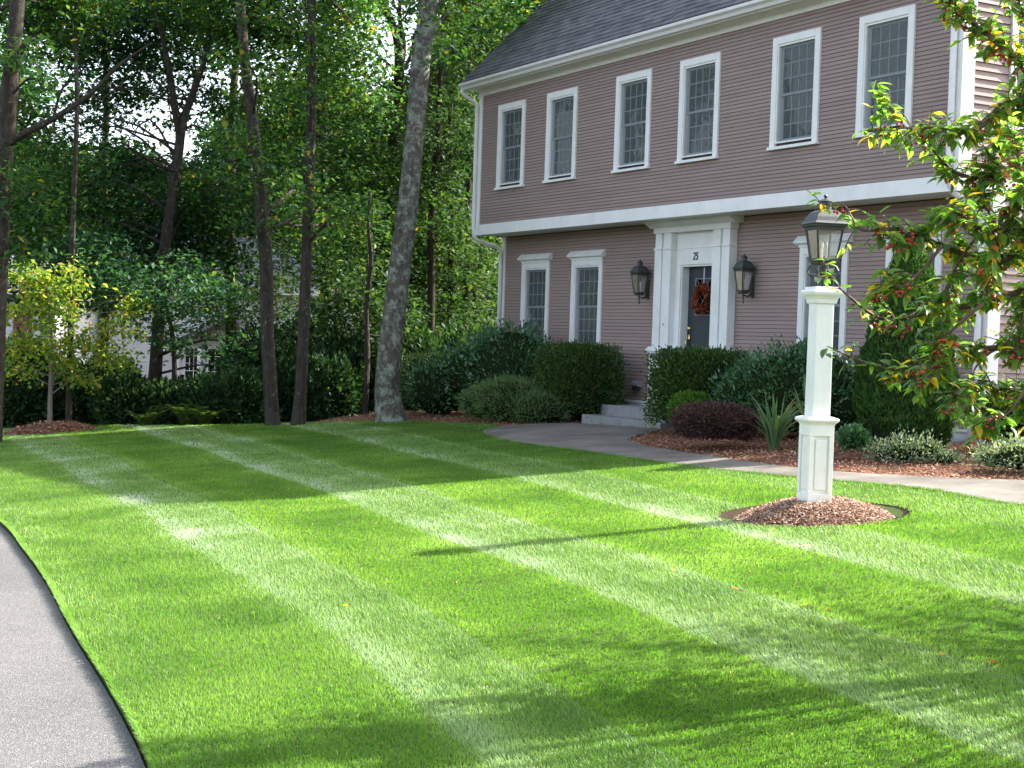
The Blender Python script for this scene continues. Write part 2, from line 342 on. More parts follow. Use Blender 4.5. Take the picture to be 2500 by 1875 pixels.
drive_edge = smooth_line([(-42, 3.6), (-30, 3.55), (-22, 3.4), (-15.82, 3.04), (-13.4, 2.79), (-11.4, 2.55), (-9.47, 2.27), (-7.84, 2.06), (-6.92, 1.93), (-6.12, 1.80), (-4.6, 1.5), (-2, 1.25), (2, 1.2), (8, 1.2)], .25)
walk_low = smooth_line([(8, 9.7), (0, 9.8), (-6, 10.0), (-9.1, 10.1), (-10.63, 10.42), (-12.14, 10.36), (-14.09, 10.35), (-16.73, 10.64), (-19.38, 10.91), (-21.2, 11.42)], .3)
walk_up = smooth_line([(-21.2, 11.42), (-22.0, 11.85), (-22.4, 12.4), (-22.5, 13.18), (-22.1, 13.66)], .2)
bed_low = smooth_line([(-19.5, 13.66), (-19.1, 13.2), (-18.37, 12.27), (-17.35, 11.75), (-15.41, 11.3), (-12.96, 10.95), (-11.6, 11.09), (-10.35, 11.48), (-8, 12.4), (-5, 14.2), (-3, 17)], .3)
lawn_far = smooth_line([(-21.2, 11.42), (-21.9, 12.0), (-22.6, 12.5), (-23.4, 12.55), (-24.94, 12.39), (-26.23, 12.09), (-27.4, 11.2), (-28.55, 10.09), (-29.6, 9.2), (-31.2, 8.5), (-34.5, 7.4), (-42, 6.6)], .3)
lawn_poly = drive_edge[:-1] + [(8, 1.2)] + walk_low[:-1] + lawn_far
def nearpoly(p, q, e=1e-6): return abs(p[0]-q[0]) < e and abs(p[1]-q[1]) < e
def clean(poly, gap=.05):
    o = []
    for p in poly:
        if not o or math.hypot(p[0]-o[-1][0], p[1]-o[-1][1]) > gap: o.append((round(p[0], 4), round(p[1], 4)))
    if math.hypot(o[0][0]-o[-1][0], o[0][1]-o[-1][1]) < gap: o.pop()
    return o
lawn_poly = clean(lawn_poly)
drive_poly = clean([(p[0], p[1]-.014) for p in drive_edge]+[(8, -14), (-42, -14)])
walk_poly = clean(walk_low+walk_up+[(-19.5, 13.66)]+bed_low+[(8, 17)])
bed_poly = clean([(-27.9, 11.3), (-26.8, 11.7), (-25.6, 12.0), (-21.0, 11.8), (-12, 10.8), (6, 12), (6, 17.5), (-14, 17.5), (-14, 15.2), (-27.2, 15.2), (-28.6, 15.6), (-29.4, 13.5)])
MC = (-10.06, 8.63)                        # lamp post
def lawn_z(x, y):
    r = np.hypot(x-MC[0], y-MC[1]); return gz(x, y) - .055*np.exp(-(np.maximum(r-.80, 0)/.02)**2)*(r < .84) - .055*(r < .80)
# world ground
def ground():
    R = np.concatenate([np.arange(0, 60, 1.5), np.geomspace(60, 500, 16)]); A = np.linspace(0, 2*np.pi, 97)[:-1]
    cx, cy = -15, 8; V = []
    for r in R:
        for a in A:
            x, y = cx+r*np.cos(a), cy+r*np.sin(a)
            z = float(gz(max(min(x, 20), -60), max(min(y, 60), -40)))-.09
            wdist = max(0, -29-x+(y-9)*.5) if y < 30 else 0
            z -= min(1.0, .12*max(0, wdist))
            V.append((x, y, z))
    n = len(A); Fs = [(i*n+k, i*n+(k+1) % n, (i+1)*n+(k+1) % n, (i+1)*n+k) for i in range(len(R)-1) for k in range(n)]
    mb = MB(); mb.v = V; mb.f = Fs; return mb.build('woodland_ground', M['litter'], smooth=True)
tag(ground(), kind='structure')
tag(slab('lawn_ground', lawn_poly, lawn_z, M['lawn_base'], .5, .12), kind='structure')
tag(slab('driveway', drive_poly, lambda x, y: gz(x, y)-.03, M['asphalt'], 1.0, .03), kind='structure')
tag(slab('walkway', walk_poly, lambda x, y: gz(x, y)+.012, M['concrete'], .5, .1), kind='structure')
tag(slab('mulch_bed', bed_poly, lambda x, y: gz(x, y)-.012, M['mulch_base'], .5, .06), kind='structure')

# ------------------------------------------------------------------ scattered small stuff: chips, grass
def quads(P, D, Nn, ln, wd, fold=0.0):
    """rhombic leaf faces; P base (n,3), D direction, Nn normal, ln, wd (n,)"""
    D = D/np.linalg.norm(D, axis=1, keepdims=True); Sd = np.cross(D, Nn); Sd /= np.linalg.norm(Sd, axis=1, keepdims=True)+1e-9
    U = np.cross(Sd, D); ln = ln[:, None]; wd = wd[:, None]
    mid = P+D*ln*.45
    V = np.stack([P, mid+Sd*wd*.5+U*wd*fold, P+D*ln, mid-Sd*wd*.5+U*wd*fold], 1).reshape(-1, 3)
    n = len(P); b = np.arange(n)*4
    Fc = np.stack([np.stack([b, b+1, b+2], 1), np.stack([b, b+2, b+3], 1)], 1).reshape(-1, 3)
    return V, Fc
def unit(n):
    v = rng.normal(size=(n, 3)); return v/np.linalg.norm(v, axis=1, keepdims=True)
def leaf_obj(name, P, size, m, parent=None, D=None, Nn=None, up=.6, asp=.5, fold=.15, sv=.35):
    n = len(P); P = np.asarray(P)
    if D is None: D = unit(n); D[:, 2] = D[:, 2]*.6-.25
    if Nn is None: Nn = unit(n)*(1-up)+np.array([0, 0, 1.])*up
    s = size*(1+rng.uniform(-sv, sv, n)); V, Fc = quads(P, D, Nn, s, s*asp, fold)
    o = bpy.data.objects.new(name, arr_mesh(name, V, Fc, m)); link(o, parent); return o

def chips(name, poly, zf, n, m, size=.035, keep=None):
    x0, x1 = min(p[0] for p in poly), max(p[0] for p in poly); y0, y1 = min(p[1] for p in poly), max(p[1] for p in poly)
    X = rng.uniform(x0, x1, n*3); Y = rng.uniform(y0, y1, n*3); k = inside(X, Y, poly)
    if keep is not None: k &= keep(X, Y)
    X, Y = X[k][:n], Y[k][:n]; Z = zf(X, Y)+rng.uniform(.0, .018, len(X))
    D = unit(len(X)); D[:, 2] *= .35; Nn = unit(len(X))*.45+np.array([0, 0, 1.])
    s = size*rng.uniform(.5, 1.5, len(X)); V, Fc = quads(np.stack([X, Y, Z], 1), D, Nn, s, s*rng.uniform(.2, .5, len(X)))
    o = bpy.data.objects.new(name, arr_mesh(name, V, Fc, m)); link(o); return tag(o, kind='stuff')
o = chips('bed_mulch_chips', bed_poly, lambda x, y: gz(x, y)-.005, 85000, M['chip'], .036, keep=lambda x, y: (~inside(x, y, walk_poly)) & (~inside(x, y, lawn_poly)) & (y < 15) & (x < -8))
tag(o, 'red brown bark mulch spread over the beds along the house', 'mulch')

STP = np.polyfit([-25.8, -21.42, -17.29, -14.87, -11.62, -9.68, -8.29, -6.47, -4.24], [7.7, 7.19, 6.53, 6.18, 5.75, 5.46, 5.30, 4.94, 4.49], 2)
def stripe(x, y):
    """-> light (0..1), bright line (0..1): how the mower laid the blades, also painted as sheen in their colour"""
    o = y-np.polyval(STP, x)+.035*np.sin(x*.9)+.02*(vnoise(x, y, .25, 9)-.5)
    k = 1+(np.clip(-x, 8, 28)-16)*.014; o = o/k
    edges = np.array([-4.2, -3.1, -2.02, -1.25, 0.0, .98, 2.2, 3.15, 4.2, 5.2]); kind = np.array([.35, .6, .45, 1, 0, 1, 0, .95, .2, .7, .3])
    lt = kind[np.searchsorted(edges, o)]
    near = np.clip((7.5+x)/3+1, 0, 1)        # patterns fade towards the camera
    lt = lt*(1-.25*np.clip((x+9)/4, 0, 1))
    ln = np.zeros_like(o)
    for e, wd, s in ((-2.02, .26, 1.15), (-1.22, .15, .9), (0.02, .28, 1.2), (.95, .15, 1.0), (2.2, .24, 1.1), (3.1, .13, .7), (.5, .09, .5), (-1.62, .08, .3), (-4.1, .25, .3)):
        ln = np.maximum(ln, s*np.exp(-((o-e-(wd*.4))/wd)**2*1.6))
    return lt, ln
def vnoise(x, y, s, seed=0):
    r = np.random.default_rng(seed); G = r.uniform(0, 1, (128, 128)); u = x/s+50; v = y/s+50
    i = np.floor(u).astype(int); j = np.floor(v).astype(int); a = u-i; b = v-j; a = a*a*(3-2*a); b = b*b*(3-2*b)
    g = lambda p, q: G[p % 128, q % 128]
    return (g(i, j)*(1-a)+g(i+1, j)*a)*(1-b)+(g(i, j+1)*(1-a)+g(i+1, j+1)*a)*b
def grass():
    n = 1500000; lo, hi = 4.3, 40.
    e = .28; d = (lo**e+rng.uniform(0, 1, n)*(hi**e-lo**e))**(1/e)
    a = rng.uniform(-.47, .47, n)
    fx, fy = CF.x, CF.y; ang = math.atan2(fy, fx); x = d*np.cos(ang+a); y = d*np.sin(ang+a)
    k = inside(x, y, lawn_poly) & (np.hypot(x-MC[0], y-MC[1]) > .80) & (np.hypot(x+31.2, y-6.97) > .85)
    x, y, d = x[k], y[k], d[k]; n = len(x)
    E_ = np.array([p for p in drive_edge if -17 < p[0] < -3]); q_ = rng.uniform(0, len(E_)-1.001, 16000); i_ = q_.astype(int); f_ = (q_-i_)[:, None]; ep = E_[i_]*(1-f_)+E_[i_+1]*f_
    W_ = np.array([p for p in walk_low if -21 < p[0] < -8]); q_ = rng.uniform(0, len(W_)-1.001, 9000); i_ = q_.astype(int); f_ = (q_-i_)[:, None]; wp = W_[i_]*(1-f_)+W_[i_+1]*f_
    ex = np.concatenate([ep[:, 0], wp[:, 0]])+rng.normal(0, .005, 25000); ey = np.concatenate([ep[:, 1]+np.abs(rng.normal(0, .012, 16000)), wp[:, 1]-np.abs(rng.normal(0, .02, 9000))])
    x = np.concatenate([x, ex]); y = np.concatenate([y, ey]); d = np.hypot(x, y); edge = np.zeros(len(x)); edge[n:n+16000] = -1; edge[n+16000:] = 1; n = len(x)
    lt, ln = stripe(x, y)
    wsc = np.maximum(d/6, 1)**.66
    h = rng.uniform(.012, .026, n)*(1+.25*vnoise(x, y, .15, 3))*np.minimum(wsc, 1.35); wd = rng.uniform(.0026, .0048, n)*wsc*1.1
    th = rng.uniform(0, 2*np.pi, n)
    lean = np.stack([np.cos(th), np.sin(th)], 1)*.45
    dirn = np.stack([-np.ones(n), np.full(n, .14)], 1)
    lean += dirn*((lt*2-1)*.75+ln*.5)[:, None]
    lean[:, 1] += edge*.6; lean[:, 0] *= (1-.5*np.abs(edge)); h = h*(1+.2*np.abs(edge))
    L1 = .35*lean*h[:, None]; L2 = 1.0*lean*h[:, None]
    B = np.stack([x, y, gz(x, y)-.004], 1)
    side = rng.uniform(0, 2*np.pi, n); sx = np.stack([np.cos(side), np.sin(side), np.zeros(n)], 1)*wd[:, None]*.5
    m_ = B+np.concatenate([L1, (h*.62)[:, None]], 1)
    t_ = B+np.concatenate([L2, (h*.62+h*.38/np.sqrt(1+(L2**2).sum(1)/h**2*2))[:, None]], 1)
    near = d < 7.5
    tone = .30+.34*(vnoise(x, y, 1.1, 1)-.5)+.30*(vnoise(x, y, .35, 2)-.5)+.16*(vnoise(x, y, 3.1, 4)-.5)+rng.uniform(-.12, .12, n)+.18*lt+.22*ln  # stripe sheen is painted in too: light bands and lines get paler blades
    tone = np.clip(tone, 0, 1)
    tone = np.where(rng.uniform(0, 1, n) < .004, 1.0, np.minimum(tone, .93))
    nn = near.sum(); V1 = np.stack([B[near]-sx[near], B[near]+sx[near], m_[near]+sx[near]*.8, m_[near]-sx[near]*.8, t_[near]], 1).reshape(-1, 3)
    b = np.arange(nn)*5; F1 = np.stack([np.stack([b, b+1, b+2], 1), np.stack([b, b+2, b+3], 1), np.stack([b+3, b+2, b+4], 1)], 1).reshape(-1, 3)
    f = ~near; V2 = np.stack([B[f]-sx[f]*1.1, B[f]+sx[f]*1.1, t_[f]], 1).reshape(-1, 3); F2 = (np.arange(f.sum()*3)+len(V1)).reshape(-1, 3)
    m, N, L, bs = mat('grass_blade', .5, .35)
    at_ = N.new('ShaderNodeAttribute'); at_.attribute_name = 'tone'
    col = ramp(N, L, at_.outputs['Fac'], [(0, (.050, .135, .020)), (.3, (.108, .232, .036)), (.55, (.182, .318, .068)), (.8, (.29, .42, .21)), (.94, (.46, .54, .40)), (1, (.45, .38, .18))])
    L.new(col, bs.inputs['Base Color'])
    t = N.new('ShaderNodeBsdfTranslucent'); L.new(mix(N, L, 1.0, col, (1.35, 1.4, .7), 'MULTIPLY'), t.inputs[0])
    ms = N.new('ShaderNodeMixShader'); ms.inputs[0].default_value = .5
    L.new(bs.outputs[0], ms.inputs[1]); L.new(t.outputs[0], ms.inputs[2]); L.new(ms.outputs[0], N['Material Output'].inputs[0])
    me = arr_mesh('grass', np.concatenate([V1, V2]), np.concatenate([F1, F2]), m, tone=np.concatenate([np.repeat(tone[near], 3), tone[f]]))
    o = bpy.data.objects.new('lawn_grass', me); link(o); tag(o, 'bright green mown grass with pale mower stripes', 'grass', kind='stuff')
    # ragged edge hanging over driveway and walk
grass()

# ------------------------------------------------------------------ HOUSE
XL, XR, YU, YL = -27.30, -14.25, 14.37, 15.0
house = thing('house', (-20.8, 19, -1.3), 'mauve clapboard house with white trim, overhanging upper floor and dark shingle roof', 'house')
HO = Vector(house.location)
class HB(MB):                                # builds in world coordinates, stored relative to the house
    def hb(s, name, m, parent=None, **k):
        o = s.build(name, m, parent or house, **k)
        if parent is None: o.location = -HO
        return o
WZ0, WZ1 = 3.03, 4.48
U_WIN = [(-26.47, 1), (-24.59, 1), (-22.25, 0), (-20.37, 0), (-18.02, 0), (-16.16, 0)]
LZ0, LZ1 = -.05, 1.43
L_WIN = [-26.44, -24.55, -17.99, -16.14]
CAS, OPW = .11, .84
up_open = [(x+CAS, x+CAS+OPW) for x, _ in U_WIN]
lo_open = [(x+CAS, x+CAS+OPW) for x in L_WIN]
DOOR = (-21.05, -20.05)
# core walls behind the clapboards with openings cut
def core(x0, x1, z0, z1, y, opens, oz0, oz1, t=.14):
    mb = HB(); xs = x0
    for a, b in opens:
        mb.box(xs, a, y+.02, y+t, z0, z1); mb.box(a, b, y+.02, y+t, z0, oz0); mb.box(a, b, y+.02, y+t, oz1, z1); xs = b
    mb.box(xs, x1, y+.02, y+t, z0, z1); return mb
a = core(XL+.01, XR-.02, 2.13, 5.02, YU, up_open, WZ0, WZ1)
a.hb('wall', M['backing'])
b_ = core(XL+.01, DOOR[0]-.3, -1.24, 2.12, YL, lo_open[:2], LZ0, LZ1); b_.hb('wall', M['backing'])
c_ = core(DOOR[1]+.3, XR-.02, -1.24, 2.12, YL, lo_open[2:], LZ0, LZ1); c_.hb('wall', M['backing'])
d_ = HB(); d_.box(DOOR[0]-.3, DOOR[0], YL+.02, YL+.3, -1.24, 2.12).box(DOOR[1], DOOR[1]+.3, YL+.02, YL+.3, -1.24, 2.12).box(DOOR[0], DOOR[1], YL+.02, YL+.3, 1.36, 2.12); d_.hb('wall', M['white'])
# side walls, rear, gables, floors
SWY = (15.20, 16.26)
s_ = HB(); s_.box(XR-.14, XR-.02, YL, SWY[0]+CAS, -1.24, 5.1).box(XR-.14, XR-.02, SWY[0]+CAS, SWY[1]-CAS, -1.24, WZ0).box(XR-.14, XR-.02, SWY[0]+CAS, SWY[1]-CAS, WZ1, 5.1).box(XR-.14, XR-.02, SWY[1]-CAS, 24, -1.24, 5.1)
s_.box(XR-.14, XR-.02, YU+.03, YL, 2.10, 5.1); s_.hb('wall', M['backing'])
t_ = HB(); t_.box(XL+.02, XL+.14, YL, 24, -1.6, 5.1).box(XL+.02, XL+.14, YU+.03, YL, 2.10, 5.1).box(XL+.02, XR-.02, 23.9, 24.02, -1.6, 5.1)
for X in (XL+.02, XR-.14): t_.prism([(YU, 5.1), (24, 5.1), (19.2, 9.9)], X, X+.12, 'x')
t_.hb('wall', M['siding'])
f_ = HB(); f_.box(XL+.2, XR-.2, YL+.2, 23.8, 2.2, 2.3).box(XL+.2, XR-.2, YL+.9, YL+.95, -1.2, 5); f_.hb('interior', M['dark'])
# clapboards
def board_profile(y, z, e, t=.018): return [(y+.019, z+.007), (y-t+.012, z+.006), (y+.004, z+e+.001), (y+.019, z+e+.001)]
segs = []
def run(x0, x1, y, z, e, cuts):
    xs = x0
    for a, b, c0, c1 in cuts:
        if z+e > c0 and z < c1: segs.append(('x', board_profile(y, z, e), xs, a)); xs = b
    segs.append(('x', board_profile(y, z, e), xs, x1))
e = (4.86-2.30)/45
for k in range(45): run(XL+.14, XR-.16, YU, 2.30+k*e, e, [(p[0]-.03, p[1]+.03, WZ0-.02, WZ1+.02) for p in up_open])
e = (2.08+.96)/50
for k in range(50): run(XL+.14, XR-.16, YL, -.96+k*e, e, [(p[0]-.03, p[1]+.03, LZ0-.02, LZ1+.02) for p in lo_open[:2]]+[(-21.62, -19.56, -2, 3)]+[(p[0]-.03, p[1]+.03, LZ0-.02, LZ1+.02) for p in lo_open[2:]])
e = .107
for k in range(56):                                     # wider boards on the side wall
    z = -.96+k*e; y0 = (YU if z > 2.2 else YL)+.2
    pr = [(XR-.019, z+.006), (XR+.018, z+.004), (XR-.006, z+e+.001), (XR-.019, z+e+.001)]
    if WZ0-.02 < z+e and z < WZ1+.02: segs.append(('y', pr, y0, SWY[0]+.05)); segs.append(('y', pr, SWY[1]-.05, 23.8))
    else: segs.append(('y', pr, y0, 23.8))
def seg_size(g):
    ax, pr, a, b = g; m = (a+b)/2; p = Vector((m, pr[0][0], pr[0][1])) if ax == 'x' else Vector((pr[0][0], min(a+.6, b), pr[0][1]))
    vis = (b-a) if ax == 'x' else .5
    return vis*(.057 if ax == 'x' else .1)/p.length**2
segs.sort(key=seg_size, reverse=True); restb = HB()
for q, (ax, pr, a, b) in enumerate(segs):
    if q < 299: HB().prism(pr, a, b, ax).hb('clapboard', M['siding'], rec=False)
    else: restb.prism(pr, a, b, ax)
restb.hb('short_clapboards', M['siding'], rec=False)['kind'] = 'stuff'
# trim
HB().box(XL-.01, XR+.035, YU-.035, YU+.02, 2.085, 2.295).hb('fascia_band', M['white'], bevel=.004)
HB().box(XL-.005, XR+.015, YU+.021, YL+.03, 2.10, 2.118).hb('overhang_soffit', M['white'])
HB().box(XR-.02, XR+.03, YU+.021, 23.9, 2.12, 2.29).hb('fascia_band', M['white'])
HB().box(XL, XR+.02, YU-.028, YU+.02, 4.86, 5.03).hb('frieze_board', M['white'])
for x0, x1, y0, y1, z0, z1 in ((XL, XL+.145, YU-.022, YU+.02, 2.296, 4.859), (XR-.165, XR+.026, YU-.022, YU+.02, 2.296, 4.859), (XR-.02, XR+.026, YU+.021, YU+.20, 2.296, 5.03),
                               (XL, XL+.145, YL-.022, YL+.02, -.97, 2.099), (XR-.165, XR+.026, YL-.022, YL+.02, -.97, 2.099), (XR-.02, XR+.026, YL+.021, YL+.20, -.97, 2.099)):
    HB().box(x0, x1, y0, y1, z0, z1).hb('corner_board', M['white'], bevel=.003)
HB().box(XL-.02, -21.7, YL-.035, YL+.02, -1.005, -.965).box(-19.5, XR+.05, YL-.05, YL+.02, -1.0, -.962).hb('water_table', M['white'])
HB().box(XL, -21.7, YL-.01, YL+.02, -1.6, -1.006).box(-19.5, XR+.02, YL-.018, YL+.02, -1.4, -1.001).hb('foundation_board', M['white'])
# eave: soffit, fascia, gutter
gut_y = 13.98
HB().box(XL-.16, XR+.18, gut_y+.13, YU-.029, 4.99, 5.01).hb('eave_soffit', M['white'])
HB().prism([(YU-.03, 4.93), (YU-.075, 4.97), (YU-.10, 4.989), (YU-.03, 4.989)], XL, XR+.02).hb('crown_moulding', M['white'])
HB().box(XL-.16, XR+.18, gut_y+.105, gut_y+.128, 4.955, 5.10).hb('eave_fascia', M['white'])
g_ = HB(); g_.prism([(gut_y+.10, 4.975), (gut_y+.04, 4.975), (gut_y+.02, 5.02), (gut_y-.03, 5.055), (gut_y-.035, 5.10), (gut_y-.01, 5.102), (gut_y-.005, 5.06), (gut_y+.04, 5.03), (gut_y+.10, 5.03)], XL-.17, XR+.19)
g_.hb('gutter', M['downspout'])
# rakes (gable end trim)
for X0, X1 in ((XL-.17, XL-.13), (XR+.13, XR+.17)):
    HB().prism([(gut_y+.1, 5.0), (gut_y+.1, 5.14), (19.2, 10.25), (19.2, 10.08)], X0, X1).prism([(19.2, 10.25), (24.3, 5.14), (24.3, 5.0), (19.2, 10.08)], X0, X1).hb('rake_board', M['white'])
    HB().prism([(gut_y+.2, 5.0), (19.2, 10.06), (24.2, 5.0), (24.2, 5.05), (19.2, 10.09), (gut_y+.2, 5.05)], min(X1, X0)-.0+(.04 if X0 < -20 else -.13), (X1+.13 if X0 < -20 else X0)).hb('rake_soffit', M['white'])
# roof deck + shingles
HB().prism([(gut_y+.06, 5.105), (19.2, 10.27), (19.2, 10.30), (gut_y+.06, 5.125)], XL-.16, XR+.16).prism([(19.2, 10.27), (24.4, 5.1), (24.4, 5.13), (19.2, 10.30)], XL-.16, XR+.16).hb('roof', M['shingle'])
sh = MB(); tw, ex, tt = .305, .145, .014
sh.add([(0, 0, 0), (tw-.012, 0, 0), (tw-.012, ex*1.25, -.006), (0, ex*1.25, -.006), (0, 0, tt), (tw-.012, 0, tt), (tw-.012, ex*1.25, .002), (0, ex*1.25, .002)], [(0, 3, 2, 1), (4, 5, 6, 7), (0, 1, 5, 4), (1, 2, 6, 5), (2, 3, 7, 6), (3, 0, 4, 7)])
sme = [sh.mesh('shingle', M['shingle'])]
u = Vector((0, 19.2-(gut_y+.04), 10.285-5.11)).normalized(); pitch = math.atan2(u.z, u.y); Y0, Z0 = gut_y+.03, 5.112
nrm = Vector((0, -u.z, u.y)); nmain = 0; rest = []
cand = []
for k in range(50):
    for j in range(45):
        x = XL-.165+j*tw-(k % 2)*tw*.5+random.uniform(-.004, .004)
        if x < XL-.17: x = XL-.168
        if x+tw > XR+.175: continue
        p = Vector((x, Y0, Z0))+u*(k*ex)+nrm*(.018+random.uniform(0, .006))
        dd = p; zc = dd.dot(CF); sx = 1250+F*dd.dot(CR)/zc; sy = 937.5-F*dd.dot(CU)/zc
        cand.append((zc if (sy > 2 and sx > 1100) else 1e3+zc, p, k))
cand.sort(key=lambda c: c[0])
for q, (zc, p, k) in enumerate(cand):
    if q < 300 and zc < 1e3: part('shingle', sme[0], house, p-HO, (pitch, 0, 0))
    else: rest.append(p)
rb = MB(); R3 = Matrix.Rotation(pitch, 3, 'X')
for p in rest:
    n0 = len(rb.v); rb.add([R3 @ Vector(v)+p for v in sh.v], sh.f)
o = rb.build('shingle_courses', M['shingle'], house, rec=False); o.location = -HO; o['kind'] = 'stuff'
# downspouts
ds = HB(); x = XL+.02
ds.tube([(x-.12, gut_y+.02, 5.0), (x-.12, gut_y+.03, 4.93), (x-.10, gut_y+.10, 4.86), (x-.05, YU-.12, 4.76), (x-.03, YU-.06, 4.68), (x-.03, YU-.06, 4.4), (x-.03, YU-.06, 2.25), (x-.02, YU-.05, 2.08), (x+.0, YU+.05, 1.98), (x+.02, YL-.16, 1.88), (x+.03, YL-.07, 1.78), (x+.03, YL-.07, 1.5), (x+.03, YL-.07, -1.25)], .038, 10)
ds.hb('downspout', M['downspout'], smooth=True)
ds = HB(); x = XR-.09
ds.tube([(x+.12, gut_y+.02, 5.0), (x+.10, gut_y+.03, 4.93), (x+.02, YU-.07, 4.70), (x, YU-.07, 4.5), (x, YU-.07, 2.42), (x, YU-.06, 2.22), (x, YU+.02, 2.08), (x, YL-.25, 1.93), (x, YL-.09, 1.80), (x, YL-.075, 1.6), (x, YL-.075, -1.0), (x-.0, YL-.12, -1.12)], .045, 10)
ds.hb('downspout', M['downspout'], smooth=True)
ld = HB(); ld.tube([(x, YL-.10, -.92), (x, YL-.12, -1.02), (x-.02, YL-.16, -1.09), (x-.12, YL-.20, -1.12), (x-.6, YL-.24, -1.145)], [.05, .05, .05, .048, .046], 8); ld.hb('drain_pipe', M['leader'], smooth=True)

# windows
pw, ph = .172, .213
pane_me = MB().box(0, pw-.016, 0, .003, 0, ph-.016).mesh('pane', M['pane'])
def window(x, y, z0, z1, head=False, lowdark=False, side=False, lower_panes=True):
    W = CAS*2+OPW; T = z1-z0
    wdw = part('window', MB().box(0, CAS, -.035, .02, -.05, T+CAS).box(CAS+OPW, W, -.035, .02, -.05, T+CAS).box(CAS, CAS+OPW, -.035, .02, T, T+CAS).mesh('window', M['white']), house, (Vector((x, y, z0))-HO if not side else Vector((y, x, z0))-HO), (0, 0, math.pi/2 if side else 0))
    bv = wdw.modifiers.new('bevel', 'BEVEL'); bv.width = .004; bv.segments = 1
    MB().box(-.02, W+.02, -.065, .02, -.095, -.051).build('sill', M['white'], wdw, bevel=.004)
    # inner stop and jamb
    j = MB(); j.box(CAS, CAS+.022, -.018, .10, 0, T).box(CAS+OPW-.022, CAS+OPW, -.018, .10, 0, T).box(CAS+.022, CAS+OPW-.022, -.018, .10, T-.03, T).box(CAS+.022, CAS+OPW-.022, -.018, .10, 0, .02); j.build('jamb', M['white'], wdw)
    a, b = CAS+.022, CAS+OPW-.022; mid = T*.485
    s = MB()
    for q, (c0, c1, yy) in enumerate(((mid-.01, T-.03, .035), (.02, mid+.025, .06))):
        r0 = .035; r1 = .045
        s.box(a, a+.052, yy, yy+.03, c0, c1).box(b-.052, b, yy, yy+.03, c0, c1).box(a+.052, b-.052, yy, yy+.03, c1-r0, c1).box(a+.052, b-.052, yy, yy+.03, c0, c0+(r1 if q else .035))
    s.build('sash', M['grey_sash'], wdw)
    mt = MB(); gl = a+.052; gw = (b-.052-gl); cw = gw/4
    for q, (c0, c1, yy) in enumerate(((mid+.025, T-.065, .040), (.065, mid-.01, .065))):
        rh = (c1-c0)/3
        for i in (1, 2, 3): mt.box(gl+i*cw-.007, gl+i*cw+.007, yy, yy+.018, c0, c1)
        for i in (1, 2): 
            for w_ in range(4): mt.box(gl+w_*cw+.007, gl+(w_+1)*cw-.007, yy, yy+.018, c0+i*rh-.007, c0+i*rh+.007)
        for i in range(4):
            for r_ in range(3):
                p = part('pane', pane_me, wdw, (gl+i*cw+.007, yy+.006, c0+r_*rh+.007)); p.scale = ((cw-.014)/(pw-.016), 1, (rh-.014)/(ph-.016)); p.rotation_euler = (random.uniform(-.006, .006), 0, random.uniform(-.006, .006))
    mt.build('muntin', M['muntin'], wdw)
    # curtain: wavy sheet, open at the left edge; some shades stop half-way
    zc0 = mid if lowdark else .0; n = 26; vs = []; cl = a+.10
    for i in range(n+1):
        xx = cl+(b-cl)*i/n; yy = .108+.010*math.sin(i*1.9)+.006*math.sin(i*.7)
        vs += [(xx, yy, zc0+.0), (xx, yy, T)]
    MB().add(vs, [(2*i, 2*i+2, 2*i+3, 2*i+1) for i in range(n)]).build('curtain', M['curtain'], wdw)
    MB().box(a-.1, b+.1, .34, .36, -.1, T+.1).build('room_shade', M['dark'], wdw)
    MB().add([(a, .012, .02), (b, .012, .02), (b, .012, T-.03), (a, .012, T-.03)], [(0, 1, 2, 3)]).build('insect_screen', M['screen'], wdw)
    if head:
        h = MB(); h.box(-.01, W+.01, -.05, .02, T+CAS, T+CAS+.035).prism([(.02, T+CAS+.035), (-.06, T+CAS+.035), (-.075, T+CAS+.05), (-.10, T+CAS+.06), (-.105, T+CAS+.085), (-.02, T+CAS+.175), (.02, T+CAS+.175)], -.075, W+.075)
        h.build('window_head', M['white'], wdw, bevel=.003)
    return wdw
for x, ld_ in U_WIN: window(x, YU, WZ0, WZ1, False, bool(ld_))
for i, x in enumerate(L_WIN): window(x, YL, LZ0, LZ1, True, i < 2)
window(SWY[0], XR, WZ0, WZ1, False, False, True)

# door surround
def pil(x0, x1, outer):
    mb = HB(); s = 1 if outer == 'L' else -1
    yb = YL-.005; yf = YL-.16
    gx = x0+.22 if outer == 'L' else x1-.22
    for a, b in ((x0, gx-.02), (gx+.02, x1)):
        mb.box(a, b, yf, yb, -.02, 1.62)
        mb.box(a+.004, b-.004, yf+.004, yb, 1.65, 1.90)
    mb.box(gx-.02, gx+.02, yf+.04, yb, -.02, 1.90)
    for a, b in ((x0-.015, gx-.018), (gx+.018, x1+.015)): mb.box(a, b, yf-.016, yb, 1.62, 1.65)
    mb.hb('pilaster', M['white'], bevel=.004)
    pb = HB(); pb.box(x0-.03, x1+.02, yf-.03, yb, -.985, -.13).box(x0-.05, x1+.04, yf-.05, yb, -.13, -.10)
    pb.prism([(yf-.075, -.10), (yb, -.10), (yb, -.021), (yf-.01, -.021), (yf-.075, -.065)], x0-.075, x1+.06); pb.box(x0+.05, x1-.06, yf-.034, yf-.03, -.85, -.25); pb.hb('pilaster_base', M['white'], bevel=.003)
pil(-21.63, -21.16, 'L'); pil(-20.00, -19.55, 'R')
en = HB(); yf = YL-.16
